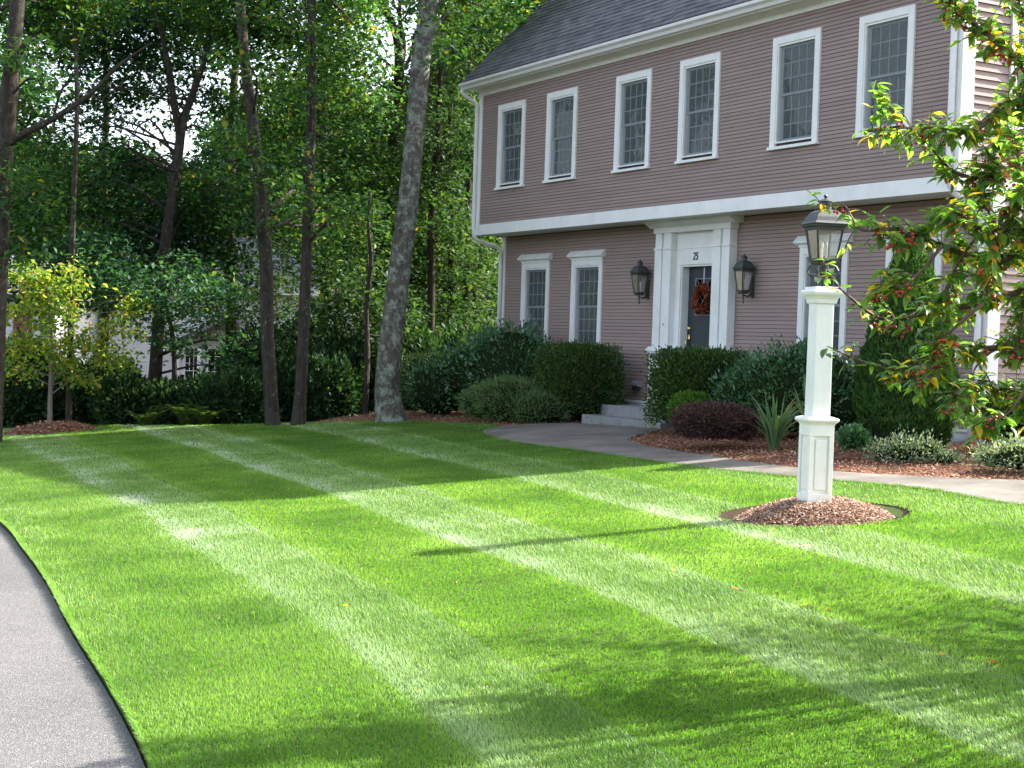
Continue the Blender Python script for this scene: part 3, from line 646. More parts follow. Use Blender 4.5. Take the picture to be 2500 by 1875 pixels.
en.box(-21.16, DOOR[0]+.03, YL-.045, YL-.004, -.98, 1.36).box(DOOR[1]-.03, -20.00, YL-.045, YL-.004, -.98, 1.36).box(-21.16, -20.00, YL-.045, YL-.004, 1.36, 1.90).box(-21.159, -20.001, YL-.055, YL-.045, 1.625, 1.65)
en.hb('door_casing', M['white'], bevel=.003)
cp = HB(); cp.box(-21.66, -19.52, yf-.02, YL-.006, 1.901, 1.99).prism([(yf-.02, 1.99), (yf-.06, 2.02), (yf-.13, 2.06), (yf-.13, 2.099), (YL-.006, 2.099), (YL-.006, 1.99)], -21.78, -19.40); cp.hb('entablature', M['white'], bevel=.003)
jb = HB(); jb.box(DOOR[0]+.03, DOOR[0]+.05, YL-.02, YL+.2, -.98, 1.33).box(DOOR[1]-.05, DOOR[1]-.03, YL-.02, YL+.2, -.98, 1.33).box(DOOR[0]+.03, DOOR[1]-.03, YL-.02, YL+.2, 1.33, 1.36).hb('door_frame', M['white'])
HB().box(DOOR[0]+.03, DOOR[1]-.03, YL-.06, YL+.2, -.98, -.90).hb('threshold', M['granite'])
dx0, dx1, dyf = DOOR[0]+.052, DOOR[1]-.052, YL+.12
door = HB(); gx0, gx1, gz0, gz1 = dx0+.20, dx1-.20, .53, 1.13
door.box(dx0, gx0, dyf, dyf+.045, -.90, 1.328).box(gx1, dx1, dyf, dyf+.045, -.90, 1.328).box(gx0, gx1, dyf, dyf+.045, -.90, gz0).box(gx0, gx1, dyf, dyf+.045, gz1, 1.328)
door = door.hb('door', M['door'], bevel=.003)
MB().box(gx0, gx1, dyf+.02, dyf+.026, gz0, gz1).build('door_glass', M['pane'], door)
MB().box(dx0, dx1, dyf+.06, dyf+.07, -.9, 1.328).build('door_backing', M['dark'], door)
ld_ = MB()
for k in range(5):
    for s in (1, -1):
        zc = gz0+(k+.0)*(gz1-gz0)/4*1.0
        for zz in (zc,):
            x0, x1 = gx0, gx1; z0, z1 = zz-.30*s, zz+.30*s
            # clip to the glass
            def cl(xa, za, xb, zb):
                pts = []
                for t in np.linspace(0, 1, 41):
                    z = za+(zb-za)*t
                    if gz0 <= z <= gz1: pts.append((xa+(xb-xa)*t, z))
                return (pts[0], pts[-1]) if len(pts) > 1 else None
            c = cl(x0, z0, x1, z1)
            if c: ld_.tube([(c[0][0], dyf+.012, c[0][1]), (c[1][0], dyf+.012, c[1][1])], .005, 4)
for a, b in (((gx0, gz0), (gx1, gz0)), ((gx0, gz1), (gx1, gz1)), ((gx0, gz0), (gx0, gz1)), ((gx1, gz0), (gx1, gz1))): ld_.tube([(a[0], dyf-.002, a[1]), (b[0], dyf-.002, b[1])], .009, 4)
ld_.build('leaded_lattice', M['vent'], door)
kb = MB(); kb.lathe((0, 0), [(.001, -.03), (.028, -.028), (.030, -.01), (.012, 0), (.012, .03), (.03, .032), (.03, .04), (.001, .041)], 12)
dbm = kb.mesh('deadbolt', M['brass'], True)
d1 = part('deadbolt', dbm, door, (dx0+.065, dyf-.02, .30), (math.pi/2, 0, 0)); d1.scale = (1.15, 1.15, .6)
hs = MB(); hs.lathe((dx0+.065, 0), [(.001, .11), (.03, .115), (.032, .125), (.032, .20), (.001, .205)], 10)
hs.v = [(v[0], dyf-.012+(v[1])*.35, v[2]) for v in hs.v]
hs.tube([(dx0+.065, dyf-.01, .13), (dx0+.065, dyf-.06, .11), (dx0+.065, dyf-.075, .04), (dx0+.065, dyf-.055, -.05), (dx0+.065, dyf-.01, -.08)], [.010, .012, .011, .010, .012], 8).build('door_handle', M['brass'], door, smooth=True)
be = MB(); be.lathe((0, 0), [(.001, -.012), (.012, -.011), (.02, -.006), (.02, 0)], 12); be = be.mesh('doorbell', M['brass'], True); part('doorbell', be, house, Vector((-21.30, YL-.165, .36))-HO, (math.pi/2, 0, 0))
# number 25
fc = bpy.data.curves.new('house_number', 'FONT'); fc.body = '25'; fc.size = .185; fc.extrude = .006; fc.align_x = 'CENTER'; fc.space_character = 1.12; fc.shear = .18; fc.offset = -.001
fo = bpy.data.objects.new('tmp', fc); me = bpy.data.meshes.new_from_object(fo); me.name = 'house_number'; me.materials.clear(); me.materials.append(M['ink']); bpy.data.objects.remove(fo)
for v in me.vertices: v.co.x *= .72
part('house_number', me, house, Vector((-20.60, YL-.054, 1.435))-HO, (math.pi/2, 0, 0))
# vent
vt = HB(); vt.box(-22.31, -22.10, YL-.05, YL+.01, -.735, -.635).prism([(YL-.05, -.735), (YL-.11, -.71), (YL-.11, -.66), (YL-.05, -.635)], -22.30, -22.11); vt.hb('wall_vent', M['vent'], bevel=.006)
MB().box(-22.27, -22.14, YL-.10, YL-.05, -.79, -.736).build('vent_flap', M['bronze'], house).location = -HO

def lantern(root, metal, gh=.25, w1=.115, w0=.082, wr=.155, hr=.13, rc=.05, hc=.075):
    """four-sided tapering lantern; origin at the bottom of the glass; parts added to root"""
    q = math.sqrt(2); cg = (0, 0); fr = MB()
    for k in range(4):
        a = math.pi/4+k*math.pi/2
        fr.tube([(w0*q*math.cos(a), w0*q*math.sin(a), 0), (w1*q*math.cos(a), w1*q*math.sin(a), gh)], .010, 5)
    fr.lathe(cg, [(w0*q*1.16, -.012), (w0*q*1.16, .010), (w0*q*.95, .012), (w0*q*.95, -.028), (w0*q*.6, -.045)])
    fr.lathe(cg, [(w1*q*.97, gh-.002), (w1*q*1.08, gh), (w1*q*1.10, gh+.022), (wr*q*.93, gh+.035), (wr*q*.93, gh+.045), (.06, gh+.046)])
    fr.build('frame', metal, root)
    for k in range(4):
        a0, a1 = math.pi/4+k*math.pi/2, math.pi/4+(k+1)*math.pi/2
        v = [(w0*q*.97*math.cos(a), w0*q*.97*math.sin(a), .01) for a in (a0, a1)]+[(w1*q*.97*math.cos(a), w1*q*.97*math.sin(a), gh) for a in (a1, a0)]
        MB().add(v, [(0, 1, 2, 3)]).build('glass_pane', M['lglass'], root)
    g = gh+.046; rf = MB(); rf.lathe(cg, [(wr*q*.99, g), (wr*q, g+.008), (wr*q*.88, g+hr*.22), (wr*q*.78, g+hr*.5), (wr*q*.62, g+hr*.8), (wr*q*.42, g+hr*.96), (rc*q*.8, g+hr)])
    rf.build('lantern_roof', metal, root)
    ch = MB(); h = g+hr; ch.lathe(cg, [(rc, h-.01), (rc, h+hc*.8), (rc*1.35, h+hc*.85), (rc*1.35, h+hc*.95), (rc*.9, h+hc*1.1), (rc*.3, h+hc*1.25), (.007, h+hc*1.3), (.016, h+hc*1.42), (.018, h+hc*1.55), (.011, h+hc*1.68), (.002, h+hc*1.72)], 12, 0)
    ch.build('chimney_cap', metal, root, smooth=False)
    for x, y in ((-.03, 0), (.03, .01), (0, -.03)): MB().lathe((x, y), [(.010, 0), (.010, gh*.4), (.013, gh*.42), (.014, gh*.52), (.003, gh*.66)], 8).build('bulb', M['bulb'], root)
for x in (-22.02, -19.12):
    r = bpy.data.objects.new('wall_lantern', None); link(r, house); r.location = Vector((x, YL-.19, .90))-HO; r.empty_display_size = .1
    lantern(r, M['bronze_green'], .30, .102, .066, .130, .125, .045, .06)
    arm = MB(); arm.tube([(0, 0, -.05), (0, 0, -.10), (0, .01, -.14)], [.02, .012, .02], 8).lathe((0, .01), [(.002, -.20), (.014, -.18), (.016, -.165), (.006, -.15), (.006, -.13)], 8, 0); arm.box(-.045, .045, .155, .176, -.10, .24).tube([(0, 0, -.07), (0, .10, -.085), (0, .16, -.03)], .012, 6); arm.build('bracket', M['bronze_green'], r)

# wreath (hangs on the door)
wr = thing('wreath', (-20.52, dyf-.04, .80), 'rust red dried leaf wreath hanging on the dark front door', 'wreath')
n = 1100; a = rng.uniform(0, 2*np.pi, n); rr = .165+rng.normal(0, .032, n); P = np.stack([rr*np.cos(a), rng.normal(-.03, .025, n), rr*np.sin(a)*1.12], 1)
D = np.stack([np.cos(a+.8), rng.normal(-.3, .5, n), np.sin(a+.8)], 1)+unit(n)*.5
leaf_obj('wreath_leaves', P, .055, M['wreath'], wr, D=D, Nn=unit(n)+np.array([0, -1., 0]), asp=.5)
MB().box(-.012, .012, -.004, 0, .18, .525).build('hanger', M['ribbon'], wr)

# steps
st = thing('front_steps', (-20.8, 14.3, -1.35), 'two grey granite slab steps with green moss below the front door', 'steps')
def rough_block(x0, x1, y0, y1, z0, z1, name):
    nx = int((x1-x0)/.06); mb = MB(); prof = [(y0, z0), (y0-.0, z1-.012), (y0+.012, z1), (y1, z1), (y1, z0)]
    vs = []
    for i in range(nx+1):
        x = x0+(x1-x0)*i/nx
        for k, (y, z) in enumerate(prof): vs.append((x, y+(rng.normal(0, .005) if k < 3 else 0), z+(rng.normal(0, .002) if 0 < k < 3 else 0)))
    n = len(prof); fs = [(i*n+k, i*n+(k+1) % n, (i+1)*n+(k+1) % n, (i+1)*n+k) for i in range(nx) for k in range(n)]+[tuple(range(n)), tuple(range(nx*n+n-1, nx*n-1, -1))]
    o = mb.add(vs, fs).build(name, M['granite'], st); o.location = -Vector(st.location); return o
rough_block(-21.93, -19.62, 13.68, 14.12, -1.42, -1.205, 'step')
rough_block(-22.0, -19.2, 14.08, 14.84, -1.42, -1.035, 'step')

# ------------------------------------------------------------------ lamp post
pz = gzf(*MC)+.05
lp = thing('lamp_post', (MC[0], MC[1], pz), 'white panelled square lamp post with black lantern standing in a round mulch mound', 'lamp post', rz=math.radians(0))
LR = math.radians(-15.6)
lpr = lp; lpr.rotation_euler.z = LR
def sq(mb, prof): return mb.lathe((0, 0), [(r*math.sqrt(2), z) for r, z in prof])
bh = .74
b = MB(); sq(b, [(.128, -.05), (.128, .03), (.118, .045), (.111, .05), (.111, .13)]); sq(b, [(.111, bh-.12), (.111, bh-.03), (.120, bh-.012)])
for sx in (-1, 1):
    for sy in (-1, 1): b.box(min(sx*.111, sx*.070), max(sx*.111, sx*.070), min(sy*.111, sy*.070), max(sy*.111, sy*.070), .131, bh-.121)
sq(b, [(.093, .1), (.093, bh-.1)])
b.build('post_base', M['white_old'], lp, bevel=.003)
for k in range(4):
    p = MB(); p.box(-.052, .052, -.104, -.094, .165, bh-.155); o = p.build('base_panel', M['white_old'], lp, bevel=.006); o.rotation_euler.z = k*math.pi/2
b = MB(); sq(b, [(.120, bh-.012), (.138, bh+.003), (.143, bh+.016), (.138, bh+.03), (.090, bh+.045)]); b.build('base_cap', M['white_old'], lp, bevel=.003)
b = MB(); sq(b, [(.082, bh+.035), (.080, 1.74)])
b.build('post_shaft', M['white_old'], lp, bevel=.006)
b = MB(); sq(b, [(.081, 1.735), (.096, 1.745), (.100, 1.775), (.115, 1.80), (.130, 1.815), (.137, 1.835), (.132, 1.85), (.108, 1.855), (.108, 1.88), (.05, 1.885)]); b.build('post_cap', M['white_old'], lp, bevel=.003)
lr = bpy.data.objects.new('lantern', None); link(lr, lp); lr.location = (0, 0, 2.11); lr.empty_display_size = .1
lantern(lr, M['bronze'])
hd = MB(); hd.tube([(0, 0, -.06), (0, 0, -.23)], .035, 10)
for k in range(4):
    a = math.pi/4+k*math.pi/2; c, s_ = math.cos(a), math.sin(a)
    hd.tube([(c*.05, s_*.05, -.225), (c*.055, s_*.055, -.17), (c*.09, s_*.09, -.145), (c*.125, s_*.125, -.12), (c*.135, s_*.135, -.09), (c*.115, s_*.115, -.055), (c*.09, s_*.09, -.04)], .009, 6)
    hd.tube([(c*.055, s_*.055, -.228), (c*.06, s_*.06, -.15)], .007, 6)
hd.build('scroll_bracket', M['bronze'], lr)
# trench and mulch mound
def disc(name, c, r, zf, m, rings=10, seg=48):
    vs = [(c[0], c[1], zf(c[0], c[1], 0))]; fs = []
    for i in range(1, rings+1):
        for k in range(seg):
            a = 2*math.pi*k/seg; q = r*i/rings*(1+.03*math.sin(3*a+1)+.02*math.sin(7*a)); x, y = c[0]+q*math.cos(a), c[1]+q*math.sin(a); vs.append((x, y, zf(x, y, i/rings)))
    for k in range(seg): fs.append((0, 1+k, 1+(k+1) % seg))
    for i in range(rings-1):
        for k in range(seg): fs.append((1+i*seg+k, 1+(i+1)*seg+k, 1+(i+1)*seg+(k+1) % seg, 1+i*seg+(k+1) % seg))
    return MB().add(vs, fs).build(name, m, smooth=True)
def tz(x, y, t): return gzf(x, y)-.055*min(1, (1-t)*9)+.002
tag(disc('edging_trench', MC, .83, tz, M['soil']), kind='structure')
def moundz(x, y, c, R, h): 
    r = np.hypot(x-c[0], y-c[1])/R; return gz(x, y)-.05+(h+.05)*np.clip(1-r**2.2, 0, 1)
o = disc('mulch_mound', MC, .63, lambda x, y, t: float(moundz(x, y, MC, .64, .12)), M['mulch_base']); tag(o, kind='structure')
cir = [(MC[0]+.66*math.cos(a), MC[1]+.66*math.sin(a)) for a in np.linspace(0, 2*np.pi, 40)[:-1]]
o = chips('mound_mulch_chips', cir, lambda x, y: moundz(x, y, MC, .66, .12)+.004, 22000, M['chip2'], .024, keep=lambda x, y: (np.maximum(abs(x-MC[0]), abs(y-MC[1])) > .15)); tag(o, 'light brown wood chips heaped round the white lamp post', 'mulch')

# ------------------------------------------------------------------ shrubs
def core_mesh(name, root, c, rx, ry, rz_, m=None, boxy=2.0):
    mb = MB(); n, k = 12, 8; vs = []; fs = []
    for i in range(k+1):
        ph = -math.pi/2+math.pi*i/k
        for j in range(n):
            th = 2*math.pi*j/n
            v = np.array([math.cos(ph)*math.cos(th), math.cos(ph)*math.sin(th), math.sin(ph)])
            v = v/(np.abs(v)**boxy).sum()**(1/boxy); vs.append((c[0]+v[0]*rx, c[1]+v[1]*ry, c[2]+v[2]*rz_))
    for i in range(k):
        for j in range(n): fs.append((i*n+j, i*n+(j+1) % n, (i+1)*n+(j+1) % n, (i+1)*n+j))
    return mb.add(vs, fs).build(name, m or M['shrub_core'], root, smooth=True)
def shell_points(n, c, r, boxy=2.0, thick=.12, low=-.75, amp=.05, seed=0):
    """points near a super-ellipsoid surface, with clumps"""
    v = unit(int(n*1.35)); v = v/(np.abs(v)**boxy).sum(1, keepdims=True)**(1/boxy); v = v[v[:, 2] > low][:n]
    s = 1-np.abs(rng.normal(0, thick, len(v)))
    s = np.where(rng.uniform(0, 1, len(v)) < .07, rng.uniform(1.0, 1.09, len(v)), s)
    s *= 1+amp*(2*vnoise(v[:, 0]*3+v[:, 2]*2+seed, v[:, 1]*3-v[:, 2]*2.3, .55, 11)-1)+amp*.6*(2*vnoise(v[:, 0]*3-v[:, 2], v[:, 1]*3+v[:, 2]*1.7+seed, .22, 12)-1)
    return np.array(c)+v*np.array(r)*s[:, None], v
def shrub(name, x, y, wx, wy, h, label, cat, m, n, size, boxy=2.0, lobes=None, up=.2, asp=.45, thick=.10, amp=.05, group=None, stems=0, z0=None, corescale=.86, stem_h=.15, upd=.5):
    z = gzf(x, y)-.02 if z0 is None else z0
    r = thing(name, (x, y, z), label, cat, group)
    lobes = lobes or [(0, 0, h/2+stem_h*.5, wx/2, wy/2, h/2-stem_h*.3)]
    tot = sum(l[3]*l[5]+l[4]*l[5]+l[3]*l[4] for l in lobes); PP = []; VV = []
    for i, (a, b, c, rx, ry, rz_) in enumerate(lobes):
        core_mesh('inner_shade_core', r, (a, b, c), rx*corescale, ry*corescale, rz_*corescale, boxy=boxy)  # solid near-black filler painted as the shade between the leaves
        P, v = shell_points(int(n*(rx*rz_+ry*rz_+rx*ry)/tot), (a, b, c), (rx, ry, rz_), boxy, thick, -.85, amp, i*3.1); PP.append(P); VV.append(v)
    P = np.concatenate(PP); v = np.concatenate(VV); nn = len(P)
    D = v*.8+unit(nn)*.7+np.array([0, 0, upd]); 
    leaf_obj('foliage', P, size, m, r, D=D, Nn=unit(nn)*.8+v*.5+np.array([0, 0, up]), asp=asp)
    if stems:
        s = MB()
        for k in range(stems):
            a = random.uniform(0, 6.28); q = random.uniform(.02, .25)*wx; s.tube([(q*.3*math.cos(a), q*.3*math.sin(a), 0), (q*math.cos(a), q*math.sin(a)*.8, h*.5)], [.025, .015], 6)
        s.build('stems', M['bark_dark'], r)['kind'] = 'stuff'
    return r
GH = 'clipped dark yews along the house front'
shrub('yew_bush', -27.9, 14.0, 2.0, 1.3, 1.16, 'clipped dark yew at the left end, half hidden behind the holly', 'shrub', M['yew'], 16000, .05, 5, group=GH, stems=6)
shrub('holly_bush', -25.3, 13.95, 2.6, 1.6, 1.7, 'tall loose dark holly bush under the left ground floor window', 'shrub', M['holly'], 15000, .075, 2.2, lobes=[(.35, 0, .95, .95, .75, .80), (-.75, -.1, .78, .85, .7, .62), (-1.55, -.55, .45, .62, .6, .55), (.9, .2, .7, .6, .6, .6), (-.2, .1, 1.25, .5, .45, .36), (.7, .2, 1.2, .4, .4, .3)], amp=.30, thick=.2, stems=6)
shrub('spirea_bush', -23.58, 13.2, 1.9, 1.2, .72, 'low feathery green shrub at the edge of the lawn', 'shrub', M['spirea'], 14000, .075, 2.0, asp=.16, amp=.12, thick=.2, lobes=[(0, 0, .38, .85, .6, .42), (.75, .15, .28, .6, .5, .30), (-.65, -.1, .30, .5, .5, .32)], stems=4)
shrub('yew_bush', -22.7, 14.05, 1.5, 1.1, 1.32, 'clipped flat topped yew just left of the granite steps', 'shrub', M['yew'], 22000, .05, 7.0, group=GH, stems=9, stem_h=.10)
shrub('yew_bush', -18.35, 13.5, 1.42, 1.1, 1.2, 'clipped flat topped yew just right of the granite steps', 'shrub', M['yew'], 22000, .05, 8.0, group=GH, stems=8, stem_h=.06)
shrub('boxwood_bush', -17.6, 12.8, .66, .55, .62, 'small bright green bush behind the purple barberry', 'shrub', M['boxgreen'], 5000, .045, 2.2, amp=.10)
shrub('barberry_bush', -15.95, 11.98, 1.06, .95, .56, 'low rounded purple brown barberry on the red mulch', 'shrub', M['barberry'], 17000, .035, 2.6, amp=.10, thick=.12)
shrub('holly_bush', -16.55, 13.55, 1.9, 1.3, 1.5, 'broad glossy holly bush behind the white lamp post', 'shrub', M['holly'], 15000, .065, 2.3, lobes=[(0, 0, .62, .70, .6, .62), (.5, .3, .8, .45, .45, .42), (-.5, -.2, .5, .45, .45, .45), (.25, .2, 1.0, .33, .3, .34), (.55, .5, .5, .45, .45, .4)], amp=.30, thick=.22, stems=5)
shrub('leafy_shrub', -13.35, 12.0, .32, .32, .36, 'small fresh green plant directly behind the lamp post base', 'shrub', M['holly'], 1500, .05, 2.0, amp=.1)
shrub('euonymus_bush', -12.7, 12.15, .9, .6, .30, 'silvery variegated bush in front of the tall cone evergreen', 'shrub', M['variegated'], 3200, .042, 2.0, amp=.5, thick=.4, corescale=.6, lobes=[(0, 0, .12, .36, .28, .15), (.25, .1, .16, .24, .2, .15), (-.3, 0, .08, .25, .2, .11), (.45, .2, .08, .2, .2, .1), (-.1, .1, .22, .15, .15, .12)], group='silvery variegated bushes by the walkway')
shrub('euonymus_bush', -11.0, 12.1, 1.1, .7, .36, 'silvery variegated bush at the right edge of the photo', 'shrub', M['variegated'], 4200, .042, 2.0, amp=.5, thick=.4, corescale=.6, lobes=[(0, 0, .16, .45, .32, .2), (.45, .1, .2, .4, .3, .22), (-.35, 0, .12, .22, .2, .14)], group='silvery variegated bushes by the walkway')
shrub('yew_bush', -12.45, 13.95, 1.15, 1.0, .74, 'dark rounded yew under the crabapple branches beside the house corner', 'shrub', M['yew'], 11000, .05, 2.6, group=GH)
# tall arborvitae cone
def arborvitae(x, y, h, w, label):
    z = gzf(x, y)-.02; r = thing('arborvitae', (x, y, z), label, 'evergreen')
    n = 42000; t = rng.uniform(0, 1, n)**1.15; rad = w/2*np.minimum(1.0, np.minimum(1, .80+t*1.2))*np.clip((1-t)/.62, 0, 1)**.62
    a = rng.uniform(0, 2*np.pi, n); lump = 1+.10*(2*vnoise(a*2.2, t*9, .6, 5)-1)+.07*(2*vnoise(a*5, t*22, .5, 6)-1)
    q = rad*lump*(1-np.abs(rng.normal(0, .07, n)))
    P = np.stack([q*np.cos(a), q*np.sin(a)*.9, t*h+.02], 1)
    D = np.stack([np.cos(a)*.6, np.sin(a)*.6, np.full(n, 1.0)], 1)+unit(n)*.5
    leaf_obj('foliage', P, .06, M['arbor'], r, D=D, Nn=unit(n)*.6+np.stack([np.cos(a), np.sin(a), np.zeros(n)], 1), asp=.35)
    MB().lathe((0, 0), [(w*.36, .02), (w*.43, .3), (w*.43, h*.4), (w*.3, h*.7), (.04, h*.95)], 14).build('inner_shade_core', M['shrub_core'], r)  # dark solid cone standing in for shade inside the foliage
    MB().tube([(0, 0, 0), (0, 0, h*.5)], [.05, .03], 8).build('trunk', M['bark_dark'], r)
arborvitae(-13.75, 13.15, 2.5, 1.18, 'tall cone shaped dark evergreen against the house wall behind the crabapple')
# iris
def blade_mesh(L_, wd, curve, twist=0):
    n = 7; vs = []; fs = []
    for i in range(n+1):
        t = i/n; x = curve*L_*t*t*.9; z = L_*(t-curve*.35*t*t*t); w_ = wd*(1-t**2.5)*.5+.0005
        vs += [(x, -w_, z), (x-.002, 0, z+.0), (x, w_, z)]
    for i in range(n): fs += [(3*i, 3*i+1, 3*i+4, 3*i+3), (3*i+1, 3*i+2, 3*i+5, 3*i+4)]
    return MB().add(vs, fs).mesh('iris_leaf', M['iris'], True)
ibl = [blade_mesh(1, .055, c) for c in (.05, .2, .45, .75, 1.0)]
def iris(x, y, n, hmin, hmax, label, spread, bias=0):
    r = thing('iris_plant', (x, y, gzf(x, y)-.01), label, 'plant')
    for k in range(n):
        a = random.uniform(0, 6.283); hh = random.uniform(hmin, hmax); me = random.choices(ibl, weights=spread)[0]
        b = (math.cos(a)*.03*random.uniform(0, 2.5), math.sin(a)*.03*random.uniform(0, 2.5), 0)
        part('iris_leaf', me, r, b, (random.uniform(-.15, .15), random.uniform(-.05, .15), a), (hh, hh*random.uniform(.8, 1.2), hh))
iris(-15.2, 12.35, 56, .50, .92, 'arching strap leaved iris clump left of the lamp post', [1, 2, 4, 6, 6])
iris(-14.95, 12.75, 30, .7, 1.05, 'tall upright iris clump behind the lamp post', [5, 4, 2, 1, 0])
iris(-14.3, 13.2, 18, .5, .9, 'thin iris clump partly hidden right of the lamp post', [4, 4, 2, 1, 0])
fz = gzf(-22.4, 14.3)

# ------------------------------------------------------------------ trees
def trunk_mesh(pts, rad, n=14, sub=5, wob=.06, name='trunk', m=None, root=None):
    """smooth tapered tube through world points (relative), lumpy surface"""
    P = [Vector(p) for p in pts]; out = []; rr = []
    for i in range(len(P)-1):
        p0, p1, p2, p3 = P[max(i-1, 0)], P[i], P[i+1], P[min(i+2, len(P)-1)]
        for k in range(sub):
            t = k/sub; out.append(.5*((2*p1)+(p2-p0)*t+(2*p0-5*p1+4*p2-p3)*t*t+(3*p1-p0-3*p2+p3)*t**3)); rr.append(rad[i]*(1-t)+rad[i+1]*t)
    out.append(P[-1]); rr.append(rad[-1]); mb = MB(); mb.tube(out, rr, n)
    j = 0; vs = []
    for i, p in enumerate(out):
        for k in range(n):
            v = Vector(mb.v[j]); a = 2*math.pi*k/n
            s = 1+wob*(math.sin(3*a+i*.35)+.6*math.sin(5*a-i*.5))+random.uniform(-.5, .5)*wob*.5; vs.append(tuple(p+(v-p)*s)); j += 1
    mb.v = vs; return mb, out, rr
def blob_leaves(blobs, origin, size, dens=1.0, spray=14, spr=.22, flat=.38):
    """blobs: (Vector centre, radius) -> leaf positions gathered in sprays"""
    PP = []
    for c, R in blobs:
        ns = max(3, int(dens*30*R**2.2)); v = unit(ns); rad = R*rng.uniform(.35, 1.05, ns)**.6
        cen = np.array(c)+v*rad[:, None]*np.array([1, 1, .72])
        k = np.repeat(np.arange(ns), spray); PP.append(cen[k]+rng.normal(0, spr, (len(k), 3))*np.array([1, 1, flat]))
    return np.concatenate(PP)-np.array(origin)
def tree(name, base, trunk, rad, blobs, label, cat, bark, lm, size=.13, dens=1.0, flat=.38, upb=.66, group=None, limbs=(), nb=14, spray=26, spr=.30, wob=.05, asp=.6, autolimb=True, extra=None):
    """base, trunk points, blobs in world coordinates"""
    o = Vector(base); r = thing(name, o, label, cat, group)
    mb, pl, rr = trunk_mesh([Vector(p)-o for p in trunk], rad, nb, 5, wob)
    mb.build('trunk', bark, r, smooth=True)
    br = MB(); nbr = 0
    for lb, lrad in limbs:
        m2, _, _ = trunk_mesh([Vector(p)-o for p in lb], lrad, 8, 4, .04); m2.build('limb', bark, r, smooth=True)
    if autolimb:
        for c, R in blobs:
            c = Vector(c)-o; cand = [i for i, p in enumerate(pl) if p.z < c.z-.1] or [0]
            cand = [i for i in cand if i >= len(pl)//4] or cand
            i = min(cand, key=lambda i: (pl[i]-c).length+random.uniform(0, 1)); p = pl[i]; d = c-p
            if d.length > 5.2: continue
            mid = p+d*.5+Vector((0, 0, .12*d.length))+Vector(rng.normal(0, .08*d.length, 3)); r0 = min(rr[i]*.34, .02+.009*d.length)
            m2, _, _ = trunk_mesh([p, mid, c], [r0, r0*.6, r0*.25], 6, 3, .03); br.add(m2.v, m2.f); nbr += 1
            for _ in range(4):
                q = c+Vector(unit(1)[0])*R*.8; br.tube([c-d*.15, (c+q)/2+Vector((0, 0, .05)), q], [r0*.25, r0*.16, .006], 4)
    if nbr: br.build('branches', bark, r, smooth=True)['kind'] = 'stuff'
    if blobs:
        P = blob_leaves(blobs, o, size, dens*1.05*(14/spray)*2.7, spray, spr, flat)
        leaf_obj('crown', P, size*.96, lm, r, up=upb, asp=asp, sv=.5)
    return r
def B(*l): return [(at(a, b, d), r) for a, b, d, r in l]
def gbase(px, py, depth): p = at(px, py, depth); return Vector((p.x, p.y, gzf(p.x, p.y)-.12))
# T1 lichen oak
pp = [(955, 1033, 28.6), (950, 985, 28.6), (945, 930, 28.6), (965, 740, 28.7), (988, 560, 28.8), (1003, 440, 28.8), (1013, 320, 28.9), (1025, 160, 29.0), (1050, 0, 29.1), (1075, -200, 29.3), (1095, -420, 29.5)]
tree('oak_tree', at(955, 1033, 28.6), [at(*p) for p in pp], [.33, .255, .225, .215, .20, .185, .18, .185, .175, .15, .12],
     B((1000, 30, 28.4, .35), (1090, 120, 29, .4), (1120, -180, 29.5, 1.5), (900, -200, 28.5, 1.6), (1180, 20, 31, .9), (1010, -380, 29, 2.0), (1250, -120, 30, 1.3), (1060, 90, 31.5, .45)),
     'thick pale lichened oak trunk curving up at the edge of the lawn', 'tree', M['bark_oak'], M['green_oak'], .13, .9, nb=20)
kn = thing if False else None
# knot on the oak
oak = bpy.data.objects['oak_tree']
k_ = MB(); k_.lathe((0, 0), [(.085, 0), (.085, .02), (.068, .035), (.05, .03), (.045, .01), (.001, .012)], 14, 0); k_ = k_.build('bark_knot', M['bark_young'], oak, smooth=True)
kp = at(1020, 321, 28.9)-CF*.17; k_.location = kp-Vector(oak.location); k_.rotation_euler = (-CF).to_track_quat('Z', 'Y').to_euler()
T2 = [(668, 1045, 29.0), (664, 1000, 29.0), (652, 800, 29.0), (650, 663, 29.0), (637, 497, 29.1), (620, 318, 29.2), (600, 166, 29.3), (585, 0, 29.4), (575, -200, 29.5)]
tree('maple_tree', at(668, 1045, 29.0), [at(*p) for p in T2], [.17, .14, .125, .13, .12, .105, .10, .09, .07],
     B((650, 430, 28.2, .5), (590, 140, 28.2, .5), (610, 540, 28.3, .4), (560, 330, 28.5, .5), (560, 60, 34.0, 1.28), (700, 40, 34.5, 1.16), (620, 430, 34.5, 0.87), (500, 480, 35.0, 1.04), (540, -60, 33.5, 1.74), (600, 240, 35.0, 0.58), (560, 580, 35.5, 0.81), (740, 200, 34.5, 0.81), (650, 120, 35.0, 0.70), (720, 480, 33.1, 0.70), (810, 560, 32.9, 0.64), (880, 545, 32.7, 0.46), (700, 590, 33.5, 0.58)),
     'slim dark maple trunk, left of the close pair on the lawn edge', 'tree', M['bark_dark'], M['green_oak'], .125, 1.1, group='pair of dark trunks on the lawn edge')
T3 = [(728, 1042, 28.8), (733, 960, 28.8), (741, 800, 28.8), (747, 663, 28.8), (753, 497, 28.9), (759, 331, 29.0), (761, 160, 29.1), (763, 0, 29.2), (768, -200, 29.3)]
